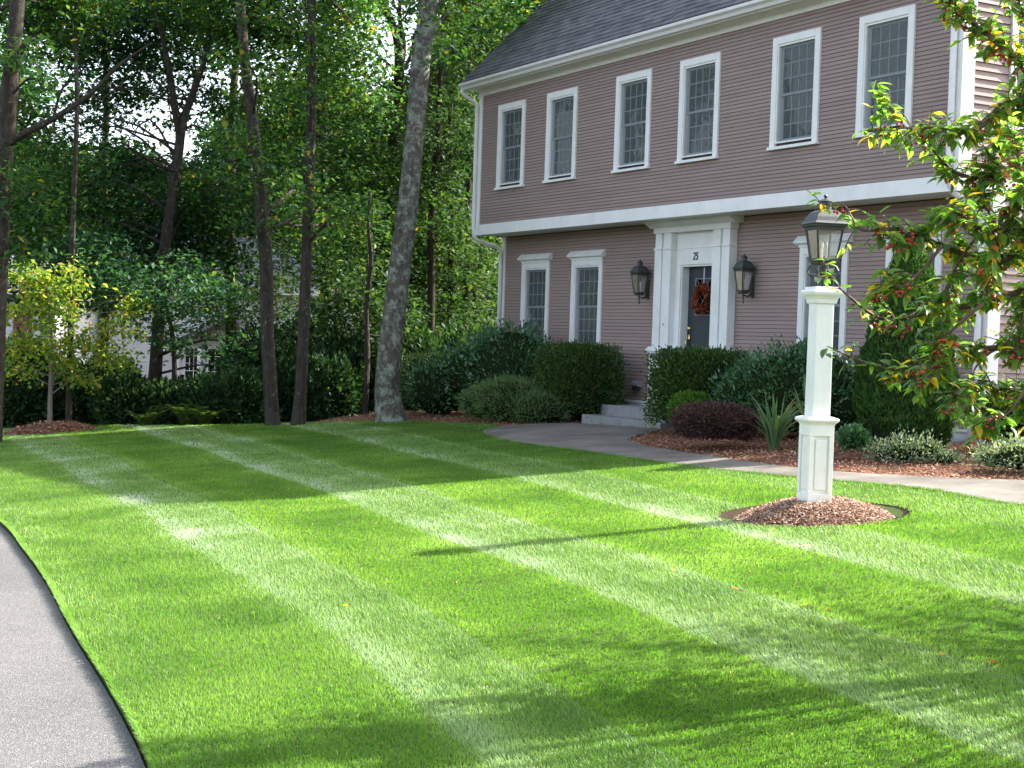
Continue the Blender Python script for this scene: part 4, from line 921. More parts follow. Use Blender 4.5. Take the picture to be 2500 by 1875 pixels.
tree('maple_tree', at(728, 1042, 28.8), [at(*p) for p in T3], [.15, .115, .105, .10, .10, .09, .085, .08, .06],
     B((770, 110, 28, .55), (750, 230, 28, .4), (800, 500, 28, .55), (730, 390, 28, .35), (870, 520, 27.8, .4), (690, 20, 28, .6), (820, 60, 34.0, 1.16), (860, 260, 34.5, 1.16), (800, 420, 35.0, 1.04), (900, 420, 35.5, 1.04), (880, 120, 34.5, 0.81), (740, -80, 33.5, 1.74), (860, -120, 34.5, 1.39), (700, 330, 34.5, 0.70), (930, 600, 35.5, 0.81), (820, 640, 35.0, 0.81)),
     'slim dark maple trunk, right of the close pair on the lawn edge', 'tree', M['bark_dark'], M['green_oak'], .125, 1.1, group='pair of dark trunks on the lawn edge')
# T4 forked tree
tree('forked_tree', gbase(372, 930, 34), [gbase(372, 930, 34), at(378, 915, 34), at(395, 663, 34), at(415, 520, 34), at(432, 398, 34), at(446, 300, 34), at(470, 230, 34), at(505, 120, 34), at(520, -60, 34)], [.18, .15, .125, .115, .11, .095, .075, .06, .04],
     B((330, -20, 35, 1.3), (150, 100, 36, .9), (620, 100, 36, 1.0), (420, 20, 35, 1.2), (70, 20, 35, 1.0), (230, 240, 36, .55), (330, 60, 36.5, 1.40), (450, 80, 36.5, 1.40), (250, 150, 36.5, 1.08), (400, 190, 36.0, 1.08), (300, 250, 36.5, 0.65), (200, 60, 36.5, 1.30), (500, 20, 36.5, 1.08), (330, 500, 36.5, 1.19), (220, 560, 37.0, 1.30), (430, 560, 36.0, 1.19), (300, 640, 36.5, 1.08), (180, 420, 37.0, 0.97), (480, 640, 35.5, 0.97), (540, 250, 36.5, 0.76), (420, 470, 37.5, 0.97), (360, 400, 37.5, 0.7), (300, 360, 37, .5), (540, 340, 37, .6), (235, 320, 36, .7), (330, 420, 37, .6), (560, 270, 36, .6), (180, 250, 36, .5), (420, 300, 37, .45), (270, 400, 37, .8), (480, 420, 37, .6), (60, 350, 36, .7), (140, 330, 36, .5), (430, 840, 33, .45), (555, 890, 33, .45), (610, 840, 33, .4), (480, 500, 36, 1.0), (120, 480, 36, 1.0), (560, 480, 37, 1.0), (20, 520, 36, 1.0), (380, 600, 36, 1.0)),
     'dark forked tree in the middle of the woods with a leaning upper trunk', 'tree', M['bark_dark'], M['green_mid'], .14, 1.1,
     limbs=[([at(440, 330, 34), at(425, 250, 33.8), at(410, 150, 33.6), at(380, 30, 33.5)], [.10, .08, .06, .03]), ([at(432, 420, 34), at(380, 400, 33.6), at(300, 350, 33)], [.06, .045, .02])])
# T5 left edge tree with long dead limb
tree('edge_tree', gbase(-25, 960, 27.5), [gbase(-25, 960, 27.5), at(-15, 800, 27.5), at(-2, 560, 27.5), at(8, 420, 27.5), at(16, 300, 27.5), at(28, 160, 27.5), at(40, 40, 27.5), at(55, -120, 27.6)], [.24, .20, .18, .17, .16, .15, .13, .10],
     B((30, 120, 26.8, .5), (15, 400, 27, .5), (60, 480, 27, .55), (110, 200, 27, .35), (10, 620, 27.2, .5), (90, 60, 31.5, 1.23), (160, 30, 31.5, 0.90), (30, -40, 31.0, 1.34), (80, 330, 32.0, 0.95), (20, 260, 32.0, 0.67), (60, 450, 32.5, 1.01), (200, -30, 31.5, 1.12), (150, 560, 33.5, 1.23), (60, 640, 33.5, 1.23), (0, 560, 32.5, 0.90), (160, 400, 33.5, 0.67)),
     'tree cut by the left edge of the photo with a long rising bare limb', 'tree', M['bark_dark'], M['green_oak'], .125, 1.1,
     limbs=[([at(12, 360, 27.5), at(50, 330, 27.2), at(130, 290, 27), at(220, 230, 26.9), (at(290, 160, 26.8)), at(370, 105, 26.7)], [.09, .07, .055, .045, .03, .012]),
            ([at(24, 190, 27.5), at(50, 130, 27.3), at(70, 90, 27.2)], [.10, .07, .04]), ([at(130, 290, 27), at(150, 220, 26.9), at(190, 170, 26.8)], [.03, .02, .008]), ([at(220, 230, 26.9), at(250, 240, 26.8), at(300, 200, 26.7)], [.02, .014, .006])])
GW = 'slim shaded trees in the woods'
def slim(px0, py0, px1, py1, d, r0, blobs, label, m=None, lm=None, dens=1, size=.14):
    b = gbase(px0, py0, d); pts = [b]+[at(px0+(px1-px0)*t+random.uniform(-6, 6), py0+(py1-py0)*t, d) for t in (.08, .3, .5, .7, .85, 1)]
    return tree('woodland_tree', b, pts, [r0*1.15, r0, r0*.9, r0*.8, r0*.7, r0*.6, r0*.45], B(*blobs), label, 'tree', m or M['bark_back'], lm or M['green_back'], size, dens, group=GW)
slim(885, 1030, 908, 470, 31.5, .065, [(912, 500, 31.8, .6), (890, 580, 32, .5), (890, 700, 32.5, .9), (960, 800, 33, .8), (850, 760, 33, .8)], 'thin trunk standing just left of the thick lichened oak', M['bark_dark'])
slim(168, 1040, 190, -60, 31, .065, [(200, 640, 32, 1.0), (110, 700, 33, 1.0)], 'thin trunk rising behind the yellowing young tree', M['bark_dark'], M['green_mid'])
slim(1040, 1010, 1075, 60, 36, .10, [(1080, 300, 36, 1.1), (1120, 150, 37, 1.2), (1040, 420, 36.5, 1.1), (1110, 520, 36, 1.0), (1180, 60, 37, .9), (1140, 380, 37, .8)], 'slim tree just right of the lichened oak, lowest leaves dark')
slim(1092, 1010, 1110, 20, 38, .085, [(1050, 640, 38, 1.0), (1130, 660, 38, .9), (1090, 780, 38, .9), (1010, 760, 37, .9), (1080, 900, 38, .9)], 'slim bare stemmed tree midway between oak and house')
slim(1128, 1010, 1150, 20, 40, .09, [(1150, 330, 40, 1.2), (1170, 640, 40, 1.1), (1180, 820, 41, 1.0), (1160, 200, 41, 1.1)], 'slim tree close beside the house corner')
slim(1150, 1000, 1168, 300, 42, .08, [(1190, 470, 42, 1.1), (1200, 720, 43, 1.1), (1130, 840, 42, 1.0)], 'thin tree nearly touching the left downspout in view')
slim(1000, 1010, 995, 300, 39, .10, [(1000, 560, 39, 1.1), (950, 680, 38, 1.1), (990, 900, 39, 1.0), (930, 860, 38, 1.0)], 'shaded trunk hidden close behind the lichened oak')
slim(560, 960, 580, -60, 40, .14, [(560, 660, 40, 1.0), (640, 720, 40, 1.0), (500, 760, 39, .9)], 'shaded trunk behind the pair of maples')
slim(255, 940, 262, -60, 38, .11, [(250, 520, 38, 1.1), (200, 700, 37, .9), (300, 720, 36, .8)], 'shaded trunk left of the forked tree')
slim(780, 960, 800, -60, 42, .13, [(790, 540, 42, 1.3), (840, 680, 42, 1.1), (740, 640, 42, 1.0), (700, 800, 42, .8)], 'shaded trunk between maple pair and oak')
# forked tree behind the oak top
tree('forked_tree', gbase(930, 1000, 38), [gbase(930, 1000, 38), at(925, 700, 38), at(962, 350, 38), at(975, 180, 38), at(968, 90, 38), at(935, 0, 38), at(905, -90, 38)], [.17, .15, .14, .13, .10, .08, .05],
     B((900, 330, 38, 1.3), (960, 450, 38, 1.3), (830, 180, 38, 1.1), (870, 30, 38, 1.0), (1010, 560, 38, 1.2), (900, 560, 38, 1.2), (1060, 200, 38.5, .8), (1090, -20, 38, 1.2), (820, 420, 38, 1.1), (770, 120, 38.5, .8)),
     'tall tree behind the lichened oak with a forked dark top against the sky', 'tree', M['bark_dark'], M['green_back'], .15, 1,
     limbs=[([at(975, 180, 38), at(985, 110, 38), at(975, 30, 38), at(985, -60, 38)], [.09, .07, .05, .03]), ([at(975, 185, 38), at(1000, 140, 38.2), at(1012, 80, 38.3)], [.05, .04, .02])])
# back wood: individual crowns far behind, shared data copies
def backtree(px, py_top, d, R, label, lm, seed, n=9, group='tall trees at the back of the woods', lowest=880):
    global rng
    b = gbase(px, 950, d); top = at(px, py_top, d); bl = []
    H = top.z-b.z
    for k in range(n):
        t = random.uniform(.25, 1); w_ = R*(1.05-.5*abs(t-.55)*1.4); a = random.uniform(0, 6.28); q = random.uniform(.1, .9)*w_
        bl.append((Vector((b.x+q*math.cos(a), b.y+q*math.sin(a), b.z+H*t)), R*random.uniform(.42, .62)))
    return tree('background_tree', b, [b, b.lerp(top, .3), b.lerp(top, .6), b.lerp(top, .95)], [.3, .25, .18, .06], bl, label, 'tree', M['bark_back'], lm, .29, .45, group=group, spray=16, spr=.36, nb=8)
bt = [(60, 300, 56, 3.4, 'distant dark tree behind the left edge tree'), (200, 470, 60, 3.2, 'distant tree behind the young yellowing tree'), (340, 430, 62, 3.0, 'distant low tree behind the forked trunk'), (520, 470, 58, 3.0, 'distant tree above the white neighbouring roof'),
      (660, 330, 60, 3.4, 'distant tree behind the pair of maples'), (800, 260, 56, 3.4, 'distant tree left of the lichened oak'), (930, 330, 54, 3.0, 'distant tree directly behind the lichened oak'), (1060, 260, 52, 3.2, 'distant tree between oak and house gable'),
      (1190, 120, 54, 3.4, 'distant yellow green tree just above the roof corner'), (1330, -60, 56, 3.6, 'distant tree behind the roof slope'), (-80, 200, 54, 3.2, 'distant tree beyond the left edge')]
for i, (a, b__, c, d, lb) in enumerate(bt): backtree(a, b__, c, d, lb, M['green_oak'] if a == 1190 else (M['green_back'] if i % 2 else M['green_mid']), i, n=13)
# far hedge of wood closing the view under the crowns
def farwood():
    PP = []
    for k in range(330):
        px = random.uniform(-500, 1500); d = random.uniform(66, 84); py = random.uniform(520, 930) if px < 850 else random.uniform(330, 930)
        PP.append((at(px, py, d), random.uniform(1.6, 2.6)))
    P = blob_leaves(PP, (0, 0, 0), .3, .085, 16, .9, .7)
    o = leaf_obj('far_wood', P, .60, M['under'], None, up=.3, asp=.8); tag(o, 'far dense wood closing the view behind the neighbouring house', 'wood', kind='stuff')
farwood()
# young yellowing tree on the left
sb = at(122, 1052, 30.4); sb = Vector((sb.x, sb.y, gzf(sb.x, sb.y)))
def yb(px, py, r, dd=0): return (at(px, py, 30.3+dd), r)
tree('young_tree', sb, [sb, at(122, 990, 30.4), at(124, 930, 30.4), at(125, 870, 30.4), at(124, 800, 30.4), at(118, 730, 30.4), at(112, 680, 30.4)], [.055, .048, .045, .038, .028, .018, .008],
     [yb(50, 680, .22), yb(85, 665, .2), yb(125, 690, .25), (yb(170, 660, .2)), yb(185, 700, .22), yb(95, 725, .28), yb(150, 740, .3), yb(60, 760, .2), yb(115, 790, .3), yb(180, 770, .22), yb(35, 850, .24), yb(80, 840, .25), yb(140, 850, .3), yb(205, 830, .28), yb(240, 860, .26), yb(285, 790, .2), yb(320, 760, .22), yb(345, 745, .14), yb(305, 720, .13), yb(270, 870, .24), yb(310, 885, .2), yb(190, 910, .22), yb(10, 770, .2), yb(5, 890, .2), yb(215, 925, .15), yb(70, 900, .2), yb(330, 820, .16), yb(255, 800, .16), yb(160, 890, .2)],
     'small young tree with yellow and green leaves in a mulch ring', 'tree', M['bark_young'], M['green_yel'], .10, 3.7, flat=.9, upb=.3, nb=10, spray=11, spr=.13, wob=.02)
yc = (sb.x, sb.y)
o = disc('mulch_ring', yc, .95, lambda x, y, t: float(moundz(x, y, yc, .96, .16)), M['mulch_base']); tag(o, kind='structure')
cir = [(yc[0]+.95*math.cos(a), yc[1]+.95*math.sin(a)) for a in np.linspace(0, 2*np.pi, 40)[:-1]]
o = chips('ring_mulch_chips', cir, lambda x, y: moundz(x, y, yc, .96, .16)+.004, 5000, M['chip'], .06); tag(o, 'red brown mulch mound under the young yellowing tree', 'mulch')
# low spreading boughs in front of the woods (understorey)
slim(432, 1000, 405, 640, 32.5, .06, [(250, 690, 31.5, .75), (330, 720, 31.5, .8), (420, 720, 31, .8), (500, 740, 31, .6), (400, 800, 31.5, .5), (560, 700, 31.5, .5), (200, 620, 32, .7), (460, 660, 32, .6)], 'low spreading understorey tree with blue green boughs', M['bark_dark'], M['green_mid'], 1.1, .12)
slim(830, 1010, 820, 700, 34, .06, [(800, 800, 34, .9), (880, 860, 34, .8), (740, 860, 34, .8), (850, 930, 34, .6)], 'leafy understorey tree left of the oak base', None, M['under'], 1, .14)
# undergrowth bushes
GU = 'shaded bushes along the wood edge'
ub = [(60, 900, 37, 2.6, 2.2, 'tall shaded bush in the second row at far left'), (270, 930, 37, 2.2, 1.6, 'tall shaded bush behind the first row, left of the forked trunk'), (640, 915, 36, 2.4, 2.2, 'tall shaded bush behind the pair of maples'), (760, 905, 37, 2.6, 2.4, 'tall shaded bush in the second row between maples and oak'), (960, 900, 37, 2.6, 2.5, 'tall shaded bush behind the oak, second row'), (840, 940, 33, 1.6, 1.9, 'dark bush in front row just left of the oak'),(30, 960, 33, 1.9, 1.6, 'leafy shaded bush at the far left behind the mulch mound'), (190, 965, 33.5, 1.7, 1.5, 'shaded bush behind the young tree trunk'), (300, 975, 32.5, 1.5, 1.3, 'shaded bush right of the young tree'),
      (410, 985, 32.5, 1.5, 1.1, 'dark bush below the white neighbouring house'), (510, 985, 32, 1.4, 1.2, 'dark bush left of the maple pair'), (590, 980, 31.5, 1.2, 1.3, 'dark bush touching the left maple trunk'),
      (700, 985, 32.5, 1.5, 1.4, 'dark bush seen between the two maple trunks'), (800, 975, 32, 1.6, 1.5, 'dark bush midway between maples and oak'), (880, 960, 34, 1.5, 1.7, 'dark bush left behind the oak base'), (1015, 950, 33, 1.4, 1.9, 'dark bush between oak and clipped yew'), (1110, 930, 36, 2.0, 2.2, 'shaded bush beyond the clipped yew at the house corner')]
for px, py, d, wd, hh, lb in ub:
    p = at(px, py, d)
    shrub('undergrowth_bush', p.x, p.y, wd, wd*.8, hh, lb, 'bush', M['under'], 4200, .12, 2.0, amp=.25, thick=.22, group=GU, asp=.55, z0=gzf(p.x, p.y)-.35)
for px, d, lb in ((355, 31.0, 'small light green fern left of two on the wood edge'), (500, 30.8, 'light green fern at the wood edge, middle one'), (455, 30.9, 'pale fern between two others at the wood edge')):
    p = hit(px, 1043); p = at(px, 1040, d); z = gzf(p.x, p.y)-.05; r = thing('fern', (p.x, p.y, z), lb, 'fern', 'ferns at the wood edge'); PP = []; DD = []
    for k in range(11):
        a = random.uniform(0, 6.28); hh = random.uniform(.35, .6)
        for t in np.linspace(.1, 1, 16):
            c = Vector((math.cos(a)*hh*.8*t, math.sin(a)*hh*.8*t, hh*(t-.45*t*t)*1.3))
            for s in (1, -1): PP.append(c); DD.append(Vector((-math.sin(a)*s, math.cos(a)*s, -.1))+Vector((math.cos(a), math.sin(a), 0))*.5)
    leaf_obj('fronds', np.array(PP), .12, M['fern'], r, D=np.array(DD), asp=.25)
# off-frame neighbours whose shade falls on the lawn
tree('shade_tree', (-9.3, 30, -1.1), [(-9.3, 30, -1.1), (-9.3, 30, 3), (-9.2, 30, 7), (-9.1, 30, 12)], [.35, .3, .2, .08], [(Vector((-9.4+random.uniform(-3.0, 3.4), 30+random.uniform(-2.2, 2.2), random.uniform(8.6, 13.4))), random.uniform(.8, 1.2)) for _ in range(24)],
     'big tree standing behind the right side of the house', 'tree', M['bark_dark'], M['green_oak'], .2, .55, nb=10, spr=.35)

# ------------------------------------------------------------------ dark fence behind the woods edge
fp0, fp1 = at(330, 935, 39), at(800, 930, 38)
fn = thing('fence', (fp0.x, fp0.y, gzf(fp0.x, fp0.y)-.5), 'dark sagging fence in the shade below the white house', 'fence'); fo_ = Vector(fn.location)
dv = fp1-fp0; Lf = math.hypot(dv.x, dv.y); nf = 30; vs = []; an = math.atan2(dv.y, dv.x)
for i in range(nf+1):
    t = i/nf; zt = fp0.z+(fp1.z-fp0.z)*t-.10*math.sin(math.pi*((t*2.6) % 1)); x_ = Lf*t
    for yy in (0, .04): vs += [(x_, yy, -.9), (x_, yy, zt-fo_.z+.0)]
fs = []
for i in range(nf): a = i*4; fs += [(a, a+4, a+5, a+1), (a+2, a+3, a+7, a+6), (a+1, a+5, a+7, a+3)]
mb = MB().add(vs, fs); o = mb.build('fence_panel', M['fence'], fn); fn.rotation_euler.z = an
for k in range(5): MB().box(Lf*k/4-.05, Lf*k/4+.05, -.06, -.002, -.9, 1.4).build('fence_post', M['fence'], fn)

# ------------------------------------------------------------------ neighbouring white house
nb_o = at(520, 935, 50); ang = math.atan2(CR.y, CR.x)
nh = thing('neighbour_house', nb_o, 'white sided neighbouring house glimpsed through the trees', 'house', rz=ang)
K = 50/F
def nx(px): return (px-520)*K
def nz(py): return (935-py)*K
def siding(x0, x1, y, z0, z1, name='siding', cuts=()):
    mb = MB(); z = z0
    while z < z1:
        xs = x0
        for a, b, c0, c1 in cuts:
            if z+.11 > c0 and z < c1: mb.prism([(y, z), (y-.025, z), (y-.006, z+.112), (y, z+.112)], xs, a); xs = b
        mb.prism([(y, z), (y-.025, z), (y-.006, z+.112), (y, z+.112)], xs, x1); z += .112
    o = mb.build(name, M['nsiding'], nh, rec=False); o['kind'] = 'stuff'; return o
wins = [(nx(452), nx(482), nz(925), nz(852)), (nx(508), nx(556), nz(925), nz(852)), (nx(572), nx(612), nz(925), nz(860)), (nx(700), nx(735), nz(900), nz(840)), (nx(300), nx(330), nz(800), nz(735))]
MB().box(nx(255), nx(1010), .0, 7, -1.6, nz(690)).build('wall', M['nsiding'], nh)
siding(nx(255), nx(1010), -.002, -.6, nz(692), cuts=sorted(wins[:4]))
MB().prism([(-.5, nz(700)), (3.5, nz(560)), (7.5, nz(700)), (7.5, nz(712)), (3.5, nz(575)), (-.5, nz(712))], nx(240), nx(1030)).build('roof', M['nroof'], nh)
MB().box(nx(240), nx(1030), -.52, -.48, nz(716), nz(698)).build('eave_fascia', M['nsiding'], nh)
for k in range(17): MB().box(nx(240), nx(1030), -.5+k*.235-.012, -.5+k*.235+.01, nz(699)+k*.1105, nz(699)+k*.1105+.012).build('shingle_course', M['nroof'], nh)
for a, b, c, d in wins:
    f = MB().box(a-.08, b+.08, -.06, .01, c-.08, c).box(a-.08, b+.08, -.06, .01, d, d+.1).box(a-.08, a, -.06, .01, c, d).box(b, b+.08, -.06, .01, c, d).build('window', M['white'], nh)
    MB().box(a, b, -.03, -.02, c, d).build('pane', M['pane'], f); MB().box(a, b, -.012, -.008, c, d).build('dark_room', M['dark'], f)
    mm = MB()
    for i in (1, 2): mm.box(a+(b-a)*i/3-.012, a+(b-a)*i/3+.012, -.045, -.031, c, d)
    for i in (1, 2, 3): mm.box(a, b, -.0449, -.0309, c+(d-c)*i/4-.012, c+(d-c)*i/4+.012)
    mm.build('muntin', M['white'], f)
# gabled bay in front
MB().prism([(nx(425), nz(842)), (nx(575), nz(760)), (nx(650), nz(842)), (nx(650), nz(852)), (nx(575), nz(772)), (nx(425), nz(852))], -.9, .0, 'y').build('porch_roof', M['nroof'], nh)
MB().box(nx(440), nx(447), -.8, -.7, -1.3, nz(852)).box(nx(492), nx(500), -.8, -.7, -1.3, nz(852)).box(nx(560), nx(567), -.8, -.7, -1.3, nz(852)).build('porch_post', M['white'], nh)
# sunlit left wing, nearer
wy = -4.5
MB().box(nx(-160), nx(232), wy, 4, -1.6, nz(735)).build('wing_wall', M['nsiding'], nh)
siding(nx(-160), nx(232), wy-.002, -.6, nz(740), cuts=[(nx(45), nx(85), nz(845), nz(785)), (nx(138), nx(182), nz(870), nz(772))])
MB().prism([(wy-.4, nz(742)), (wy+4, nz(640)), (wy+8.4, nz(742)), (wy+8.4, nz(752)), (wy+4, nz(650)), (wy-.4, nz(752))], nx(-175), nx(245)).build('wing_roof', M['nroof'], nh)
a, b, c, d = nx(45), nx(85), nz(845), nz(785)
f = MB().box(a-.09, b+.09, wy-.06, wy, c-.09, c).box(a-.09, b+.09, wy-.06, wy, d, d+.1).box(a-.09, a, wy-.06, wy, c, d).box(b, b+.09, wy-.06, wy, c, d).box((a+b)/2-.03, (a+b)/2+.03, wy-.05, wy-.035, c, d).build('window', M['white'], nh)
MB().box(a, b, wy-.03, wy-.02, c, d).build('pane', M['pane'], f)
MB().box(nx(140), nx(180), wy-.05, wy-.01, nz(870), nz(772)).build('door', M['shutter'], nh)

# ------------------------------------------------------------------ crabapple tree
cb = Vector((-4.6, 7.9, gzf(-4.6, 7.9)))
crab = thing('crabapple_tree', cb, 'crabapple tree hung with red fruit and yellowing leaves reaching in from the right', 'tree')
def leafshape(m, L_=1.0, W_=.5, droop=.35):
    n = 5; vs = []; fs = []
    for i in range(n+1):
        t = i/n; w_ = W_*.5*math.sin(math.pi*min(1, t**.8))**.9*(1.0)+.004; z = -droop*t*t*.6; vs += [(t*L_, -w_, z+w_*.35), (t*L_, 0, z), (t*L_, w_, z+w_*.35)]
    for i in range(n): fs += [(3*i, 3*i+1, 3*i+4, 3*i+3), (3*i+1, 3*i+2, 3*i+5, 3*i+4)]
    return MB().add(vs, fs).mesh('leaf', m, True)
lg = [leafshape(M['crab_g'], 1, w_, dr) for w_, dr in ((.48, .2), (.55, .5), (.42, .8))]; ly = [leafshape(M['crab_y'], 1, w_, dr) for w_, dr in ((.48, .4), (.40, .8))]
bm_ = MB(); bm_.lathe((0, 0), [(.0015, -.0075), (.0055, -.006), (.008, -.001), (.0078, .003), (.004, .0068), (.0012, .0066)], 8, 0); berry_me = bm_.mesh('fruit', M['berry'], True)
D0 = 7.3
hub = cb+Vector((0, 0, 1.15)); wood = MB()
m2, _, _ = trunk_mesh([Vector((0, 0, -.05)), Vector((.02, 0, .5)), Vector((0, 0, 1.15))], [.085, .07, .06], 12, 4, .05); m2.build('trunk', M['twig'], crab, smooth=True)
limbs = [[(2620, 560), (2500, 622), (2410, 635), (2300, 600), (2180, 560), (2100, 560), (2060, 500), (2003, 512)],
         [(2640, 640), (2520, 700), (2400, 740), (2280, 760), (2160, 780), (2080, 730), (2040, 690), (2010, 640)],
         [(2660, 700), (2560, 820), (2430, 850), (2330, 850), (2200, 900), (2100, 880), (2020, 845)],
         [(2600, 420), (2540, 300), (2460, 250), (2380, 320), (2290, 310), (2210, 310), (2150, 225)],
         [(2610, 440), (2530, 380), (2430, 430), (2330, 420), (2240, 330), (2130, 315)],
         [(2590, 350), (2510, 180), (2440, 110), (2380, 60), (2340, 20), (2310, -20)],
         [(2500, 622), (2440, 560), (2400, 480), (2420, 400), (2450, 340)],
         [(2620, 600), (2500, 560), (2400, 560), (2330, 520), (2260, 560), (2180, 590)],
         [(2660, 760), (2580, 900), (2480, 960), (2400, 930), (2330, 980)],
         [(2400, 740), (2330, 800), (2280, 850), (2290, 900), (2250, 930)],
         [(2600, 500), (2520, 460), (2470, 520), (2420, 620), (2405, 700)],
         [(2300, 600), (2250, 660), (2200, 700), (2150, 700)],
         [(2620, 300), (2560, 120), (2500, 40), (2470, -60)], [(2640, 640), (2560, 660), (2500, 760), (2480, 860)],
         [(2640, 500), (2560, 540), (2500, 440), (2480, 330)], [(2400, 560), (2340, 640), (2310, 720), (2300, 790)],
         [(2180, 560), (2120, 545), (2080, 570), (2050, 640)], [(2540, 880), (2470, 1000), (2400, 1040)], [(2430, 850), (2380, 900), (2360, 1000)], [(2560, 820), (2520, 940), (2500, 1010)]]
spots = []; li = 0
for L_ in limbs:
    d0 = D0+random.uniform(-.5, .6)
    pts = [at(px, py, d0+random.uniform(-.12, .12)-.0*i)-cb for i, (px, py) in enumerate(L_)]
    if L_[0][0] >= 2580: pts = [hub-cb+Vector((random.uniform(-.03, .03), random.uniform(-.03, .03), random.uniform(-.2, .2)))]+pts; 
    r0 = .028 if L_[0][0] >= 2580 else .010
    rad = [max(.003, r0*(1-i/(len(pts)-1))**1.0) for i in range(len(pts))]
    m2, out, rr = trunk_mesh(pts, rad, 6, 4, .03); wood.add(m2.v, m2.f)
    for i, p in enumerate(out):
        if i > 4: spots.append((p, (out[min(i+1, len(out)-1)]-out[i-1]).normalized()))
# extra crown out of the frame so that the tree is whole
extra = []
xc = Vector((-4.7, 8.5, 1.55))
for k in range(165):
    v = Vector(unit(1)[0]); q_ = random.uniform(.55, 1)
    p = xc+Vector((v.x*2.7, v.y*2.3, v.z*1.9))*q_
    if p.z < .1: continue
    zc = p.dot(CF)
    if zc > .3:
        sx = 1250+F*p.dot(CR)/zc; sy = 937.5-F*p.dot(CU)/zc
        if sx < 2620+350/zc and sx > -400 and sy > -250-350/zc: continue
    q = hub-cb; e_ = p-cb; m2, out, rr = trunk_mesh([q, q.lerp(e_, .5)+Vector(rng.normal(0, .10, 3))+Vector((.15, .15, .1)), e_], [.024, .012, .004], 5, 3, .03)
    ok = True
    for o_ in out:
        w_ = o_+cb; zc = w_.dot(CF)
        if zc > .3 and 1250+F*w_.dot(CR)/zc < 2520 and 937.5-F*w_.dot(CU)/zc > -60: ok = False
    if not ok: continue
    wood.add(m2.v, m2.f); extra += [(o_, Vector(unit(1)[0])) for o_ in out[4:]]
wood.build('branches', M['twig'], crab, smooth=True)
tw = MB(); leaves = []; berries = []
def sprig(p, t, n_leaf, Ls=.062, fruit=.45):
    d = (t*.6+Vector(unit(1)[0])*.8+Vector((0, 0, -.05))).normalized(); ln = random.uniform(.05, .14); q = p+d*ln
    tw.tube([p, (p+q)/2+Vector((0, 0, .01)), q], [.003, .0025, .0015], 4)
    for k in range(n_leaf):
        b0 = p.lerp(q, random.uniform(.2, 1)); a = random.uniform(0, 6.283)
        ld_ = (d*.5+Vector((math.cos(a), math.sin(a), random.uniform(-.6, .35)))).normalized(); leaves.append((b0, ld_, Ls*random.uniform(.55, 1.3)))
    if random.random() < fruit:
        for k in range(random.randint(3, 7)):
            b0 = p.lerp(q, random.uniform(0, .6)); e_ = b0+Vector((random.gauss(0, .016), random.gauss(0, .016), -random.uniform(.015, .04)))
            tw.tube([b0, e_], [.0010, .0008], 3); berries.append(e_+Vector((0, 0, -.006)))
def dens_ok(p):
    q = p+cb; zc = q.dot(CF); sx = 1250+F*q.dot(CR)/zc; return sx
for p, t in spots:
    sx = dens_ok(p); k = (1 if random.random() < .75 else 0) if sx < 2150 else (4 if sx < 2300 else 6)
    for _ in range(k): sprig(p, t, random.randint(2, 4) if sx < 2150 else random.randint(3, 5), fruit=.17 if sx > 2150 else .03)
tw.build('twigs', M['twig'], crab, rec=False)['kind'] = 'stuff'
def leafrot(d, roll):
    x = d.normalized(); z = Vector((0, 0, 1))+Vector(unit(1)[0])*.45; y = z.cross(x)
    if y.length < .05: y = Vector((0, 1, 0))
    y.normalize(); z = x.cross(y); return Matrix((x, y, z)).transposed()
def screen(p): q = p+cb; zc = q.dot(CF); return 1250+F*q.dot(CR)/zc, 937.5-F*q.dot(CU)/zc, zc
inv = [(l, screen(l[0])) for l in leaves]; vis = [l for l, s in inv if s[0] < 2490 and 0 < s[1] < 1100]; vis.sort(key=lambda l: screen(l[0])[2]+.004*max(0, screen(l[0])[0]-2250)/10)
chosen = set(id(l) for l in vis[:300])
for l in vis[:300]:
    ye = random.random() < (.17 if screen(l[0])[0] < 2400 else .12)
    o = part('leaf', random.choice(ly if ye else lg), crab, l[0], leafrot(l[1], 0).to_euler(), l[2])
restl = [l for l in leaves if id(l) not in chosen]
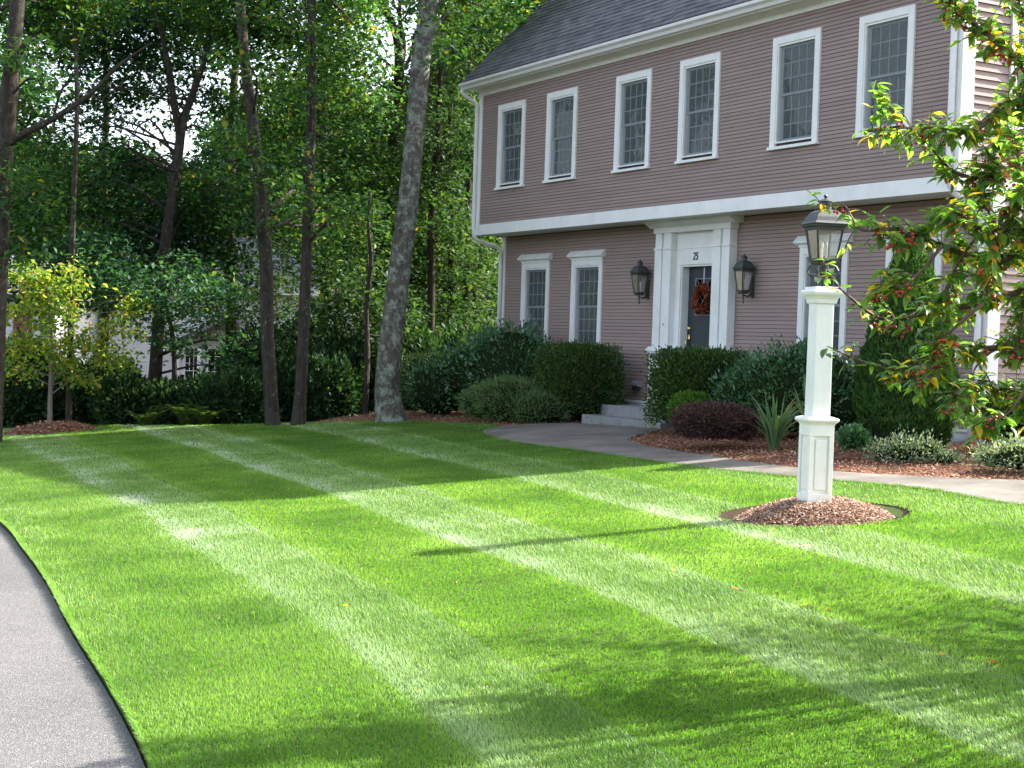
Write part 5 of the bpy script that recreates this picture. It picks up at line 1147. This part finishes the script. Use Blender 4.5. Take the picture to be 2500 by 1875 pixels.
def bulk(name, ls, m, mes):
    vs = [np.array([v.co[:] for v in me.vertices]) for me in mes]; fsq = [np.array([p.vertices[:] for p in me.polygons]) for me in mes]
    VV, FF = [], []; n0 = 0
    for l in ls:
        i = random.randrange(len(mes)); R = np.array(leafrot(l[1], 0)); V = vs[i]*l[2] @ R.T+np.array(l[0]); VV.append(V); FF.append(fsq[i]+n0); n0 += len(V)
    me = arr_mesh(name, np.concatenate(VV), np.concatenate(FF), m); me.shade_smooth(); o = bpy.data.objects.new(name, me); link(o, crab); o['kind'] = 'stuff'; return o
bulk('leaves', restl, M['crab_i'], lg)
for p, t in extra:
    for _ in range(2):
        for k in range(6): pass
exl = []
for p, t in extra:
    for k in range(14): exl.append((p+Vector(rng.normal(0, .15, 3)), Vector(unit(1)[0]), .075))
P = np.array([l[0][:] for l in exl]); o = leaf_obj('outer_leaves', P, .085, M['crab_i'], crab, up=.5, asp=.5); o['kind'] = 'stuff'
bv = sorted(berries, key=lambda p: screen(p)[2])
bv = [b for b in bv if screen(b)[0] < 2495]
for p in bv[:260]: part('fruit', berry_me, crab, p, (random.uniform(-.4, .4), random.uniform(-.4, .4), 0), random.uniform(.95, 1.3))
lo_ = MB(); lo_.lathe((0, 0), [(.002, -.008), (.008, -.002), (.007, .004), (.002, .0075)], 5, 0); rb = MB(); base = lo_.v; bf = lo_.f
for p in bv[260:]: rb.add([(v[0]+p.x, v[1]+p.y, v[2]+p.z) for v in base], bf)
if len(rb.v): o = rb.build('fruits', M['berry'], crab, smooth=True, rec=False); o['kind'] = 'stuff'

# ------------------------------------------------------------------ fallen leaves on the lawn
fl = leafshape(M['crab_y'], 1, .6, .3)
for px, py, lb in ((1637, 1387, 'tan dry leaf on the lawn left of the lamp post mound, on a pale stripe'), (1786, 1434, 'orange dry leaf on the lawn in front of the mulch mound'), (1975, 1475, 'curled tan leaf on the lawn below the lamp post'), (2028, 1484, 'small tan leaf just right of the curled one below the lamp post'),
                   (2412, 1614, 'orange dry leaf in the shade at the far right of the lawn'), (850, 1478, 'lone orange leaf on the left half of the lawn'), (2290, 1600, 'tan leaf in the shade on the right part of the lawn')):
    p = hit(px, py, .025); o = bpy.data.objects.new('fallen_leaf', fl); link(o); o.location = p; o.rotation_euler = (random.uniform(-.3, .3), random.uniform(-.3, .3), random.uniform(0, 6)); o.scale = (.05,)*3
    tag(o, lb, 'leaf', 'dry leaves scattered on the lawn')
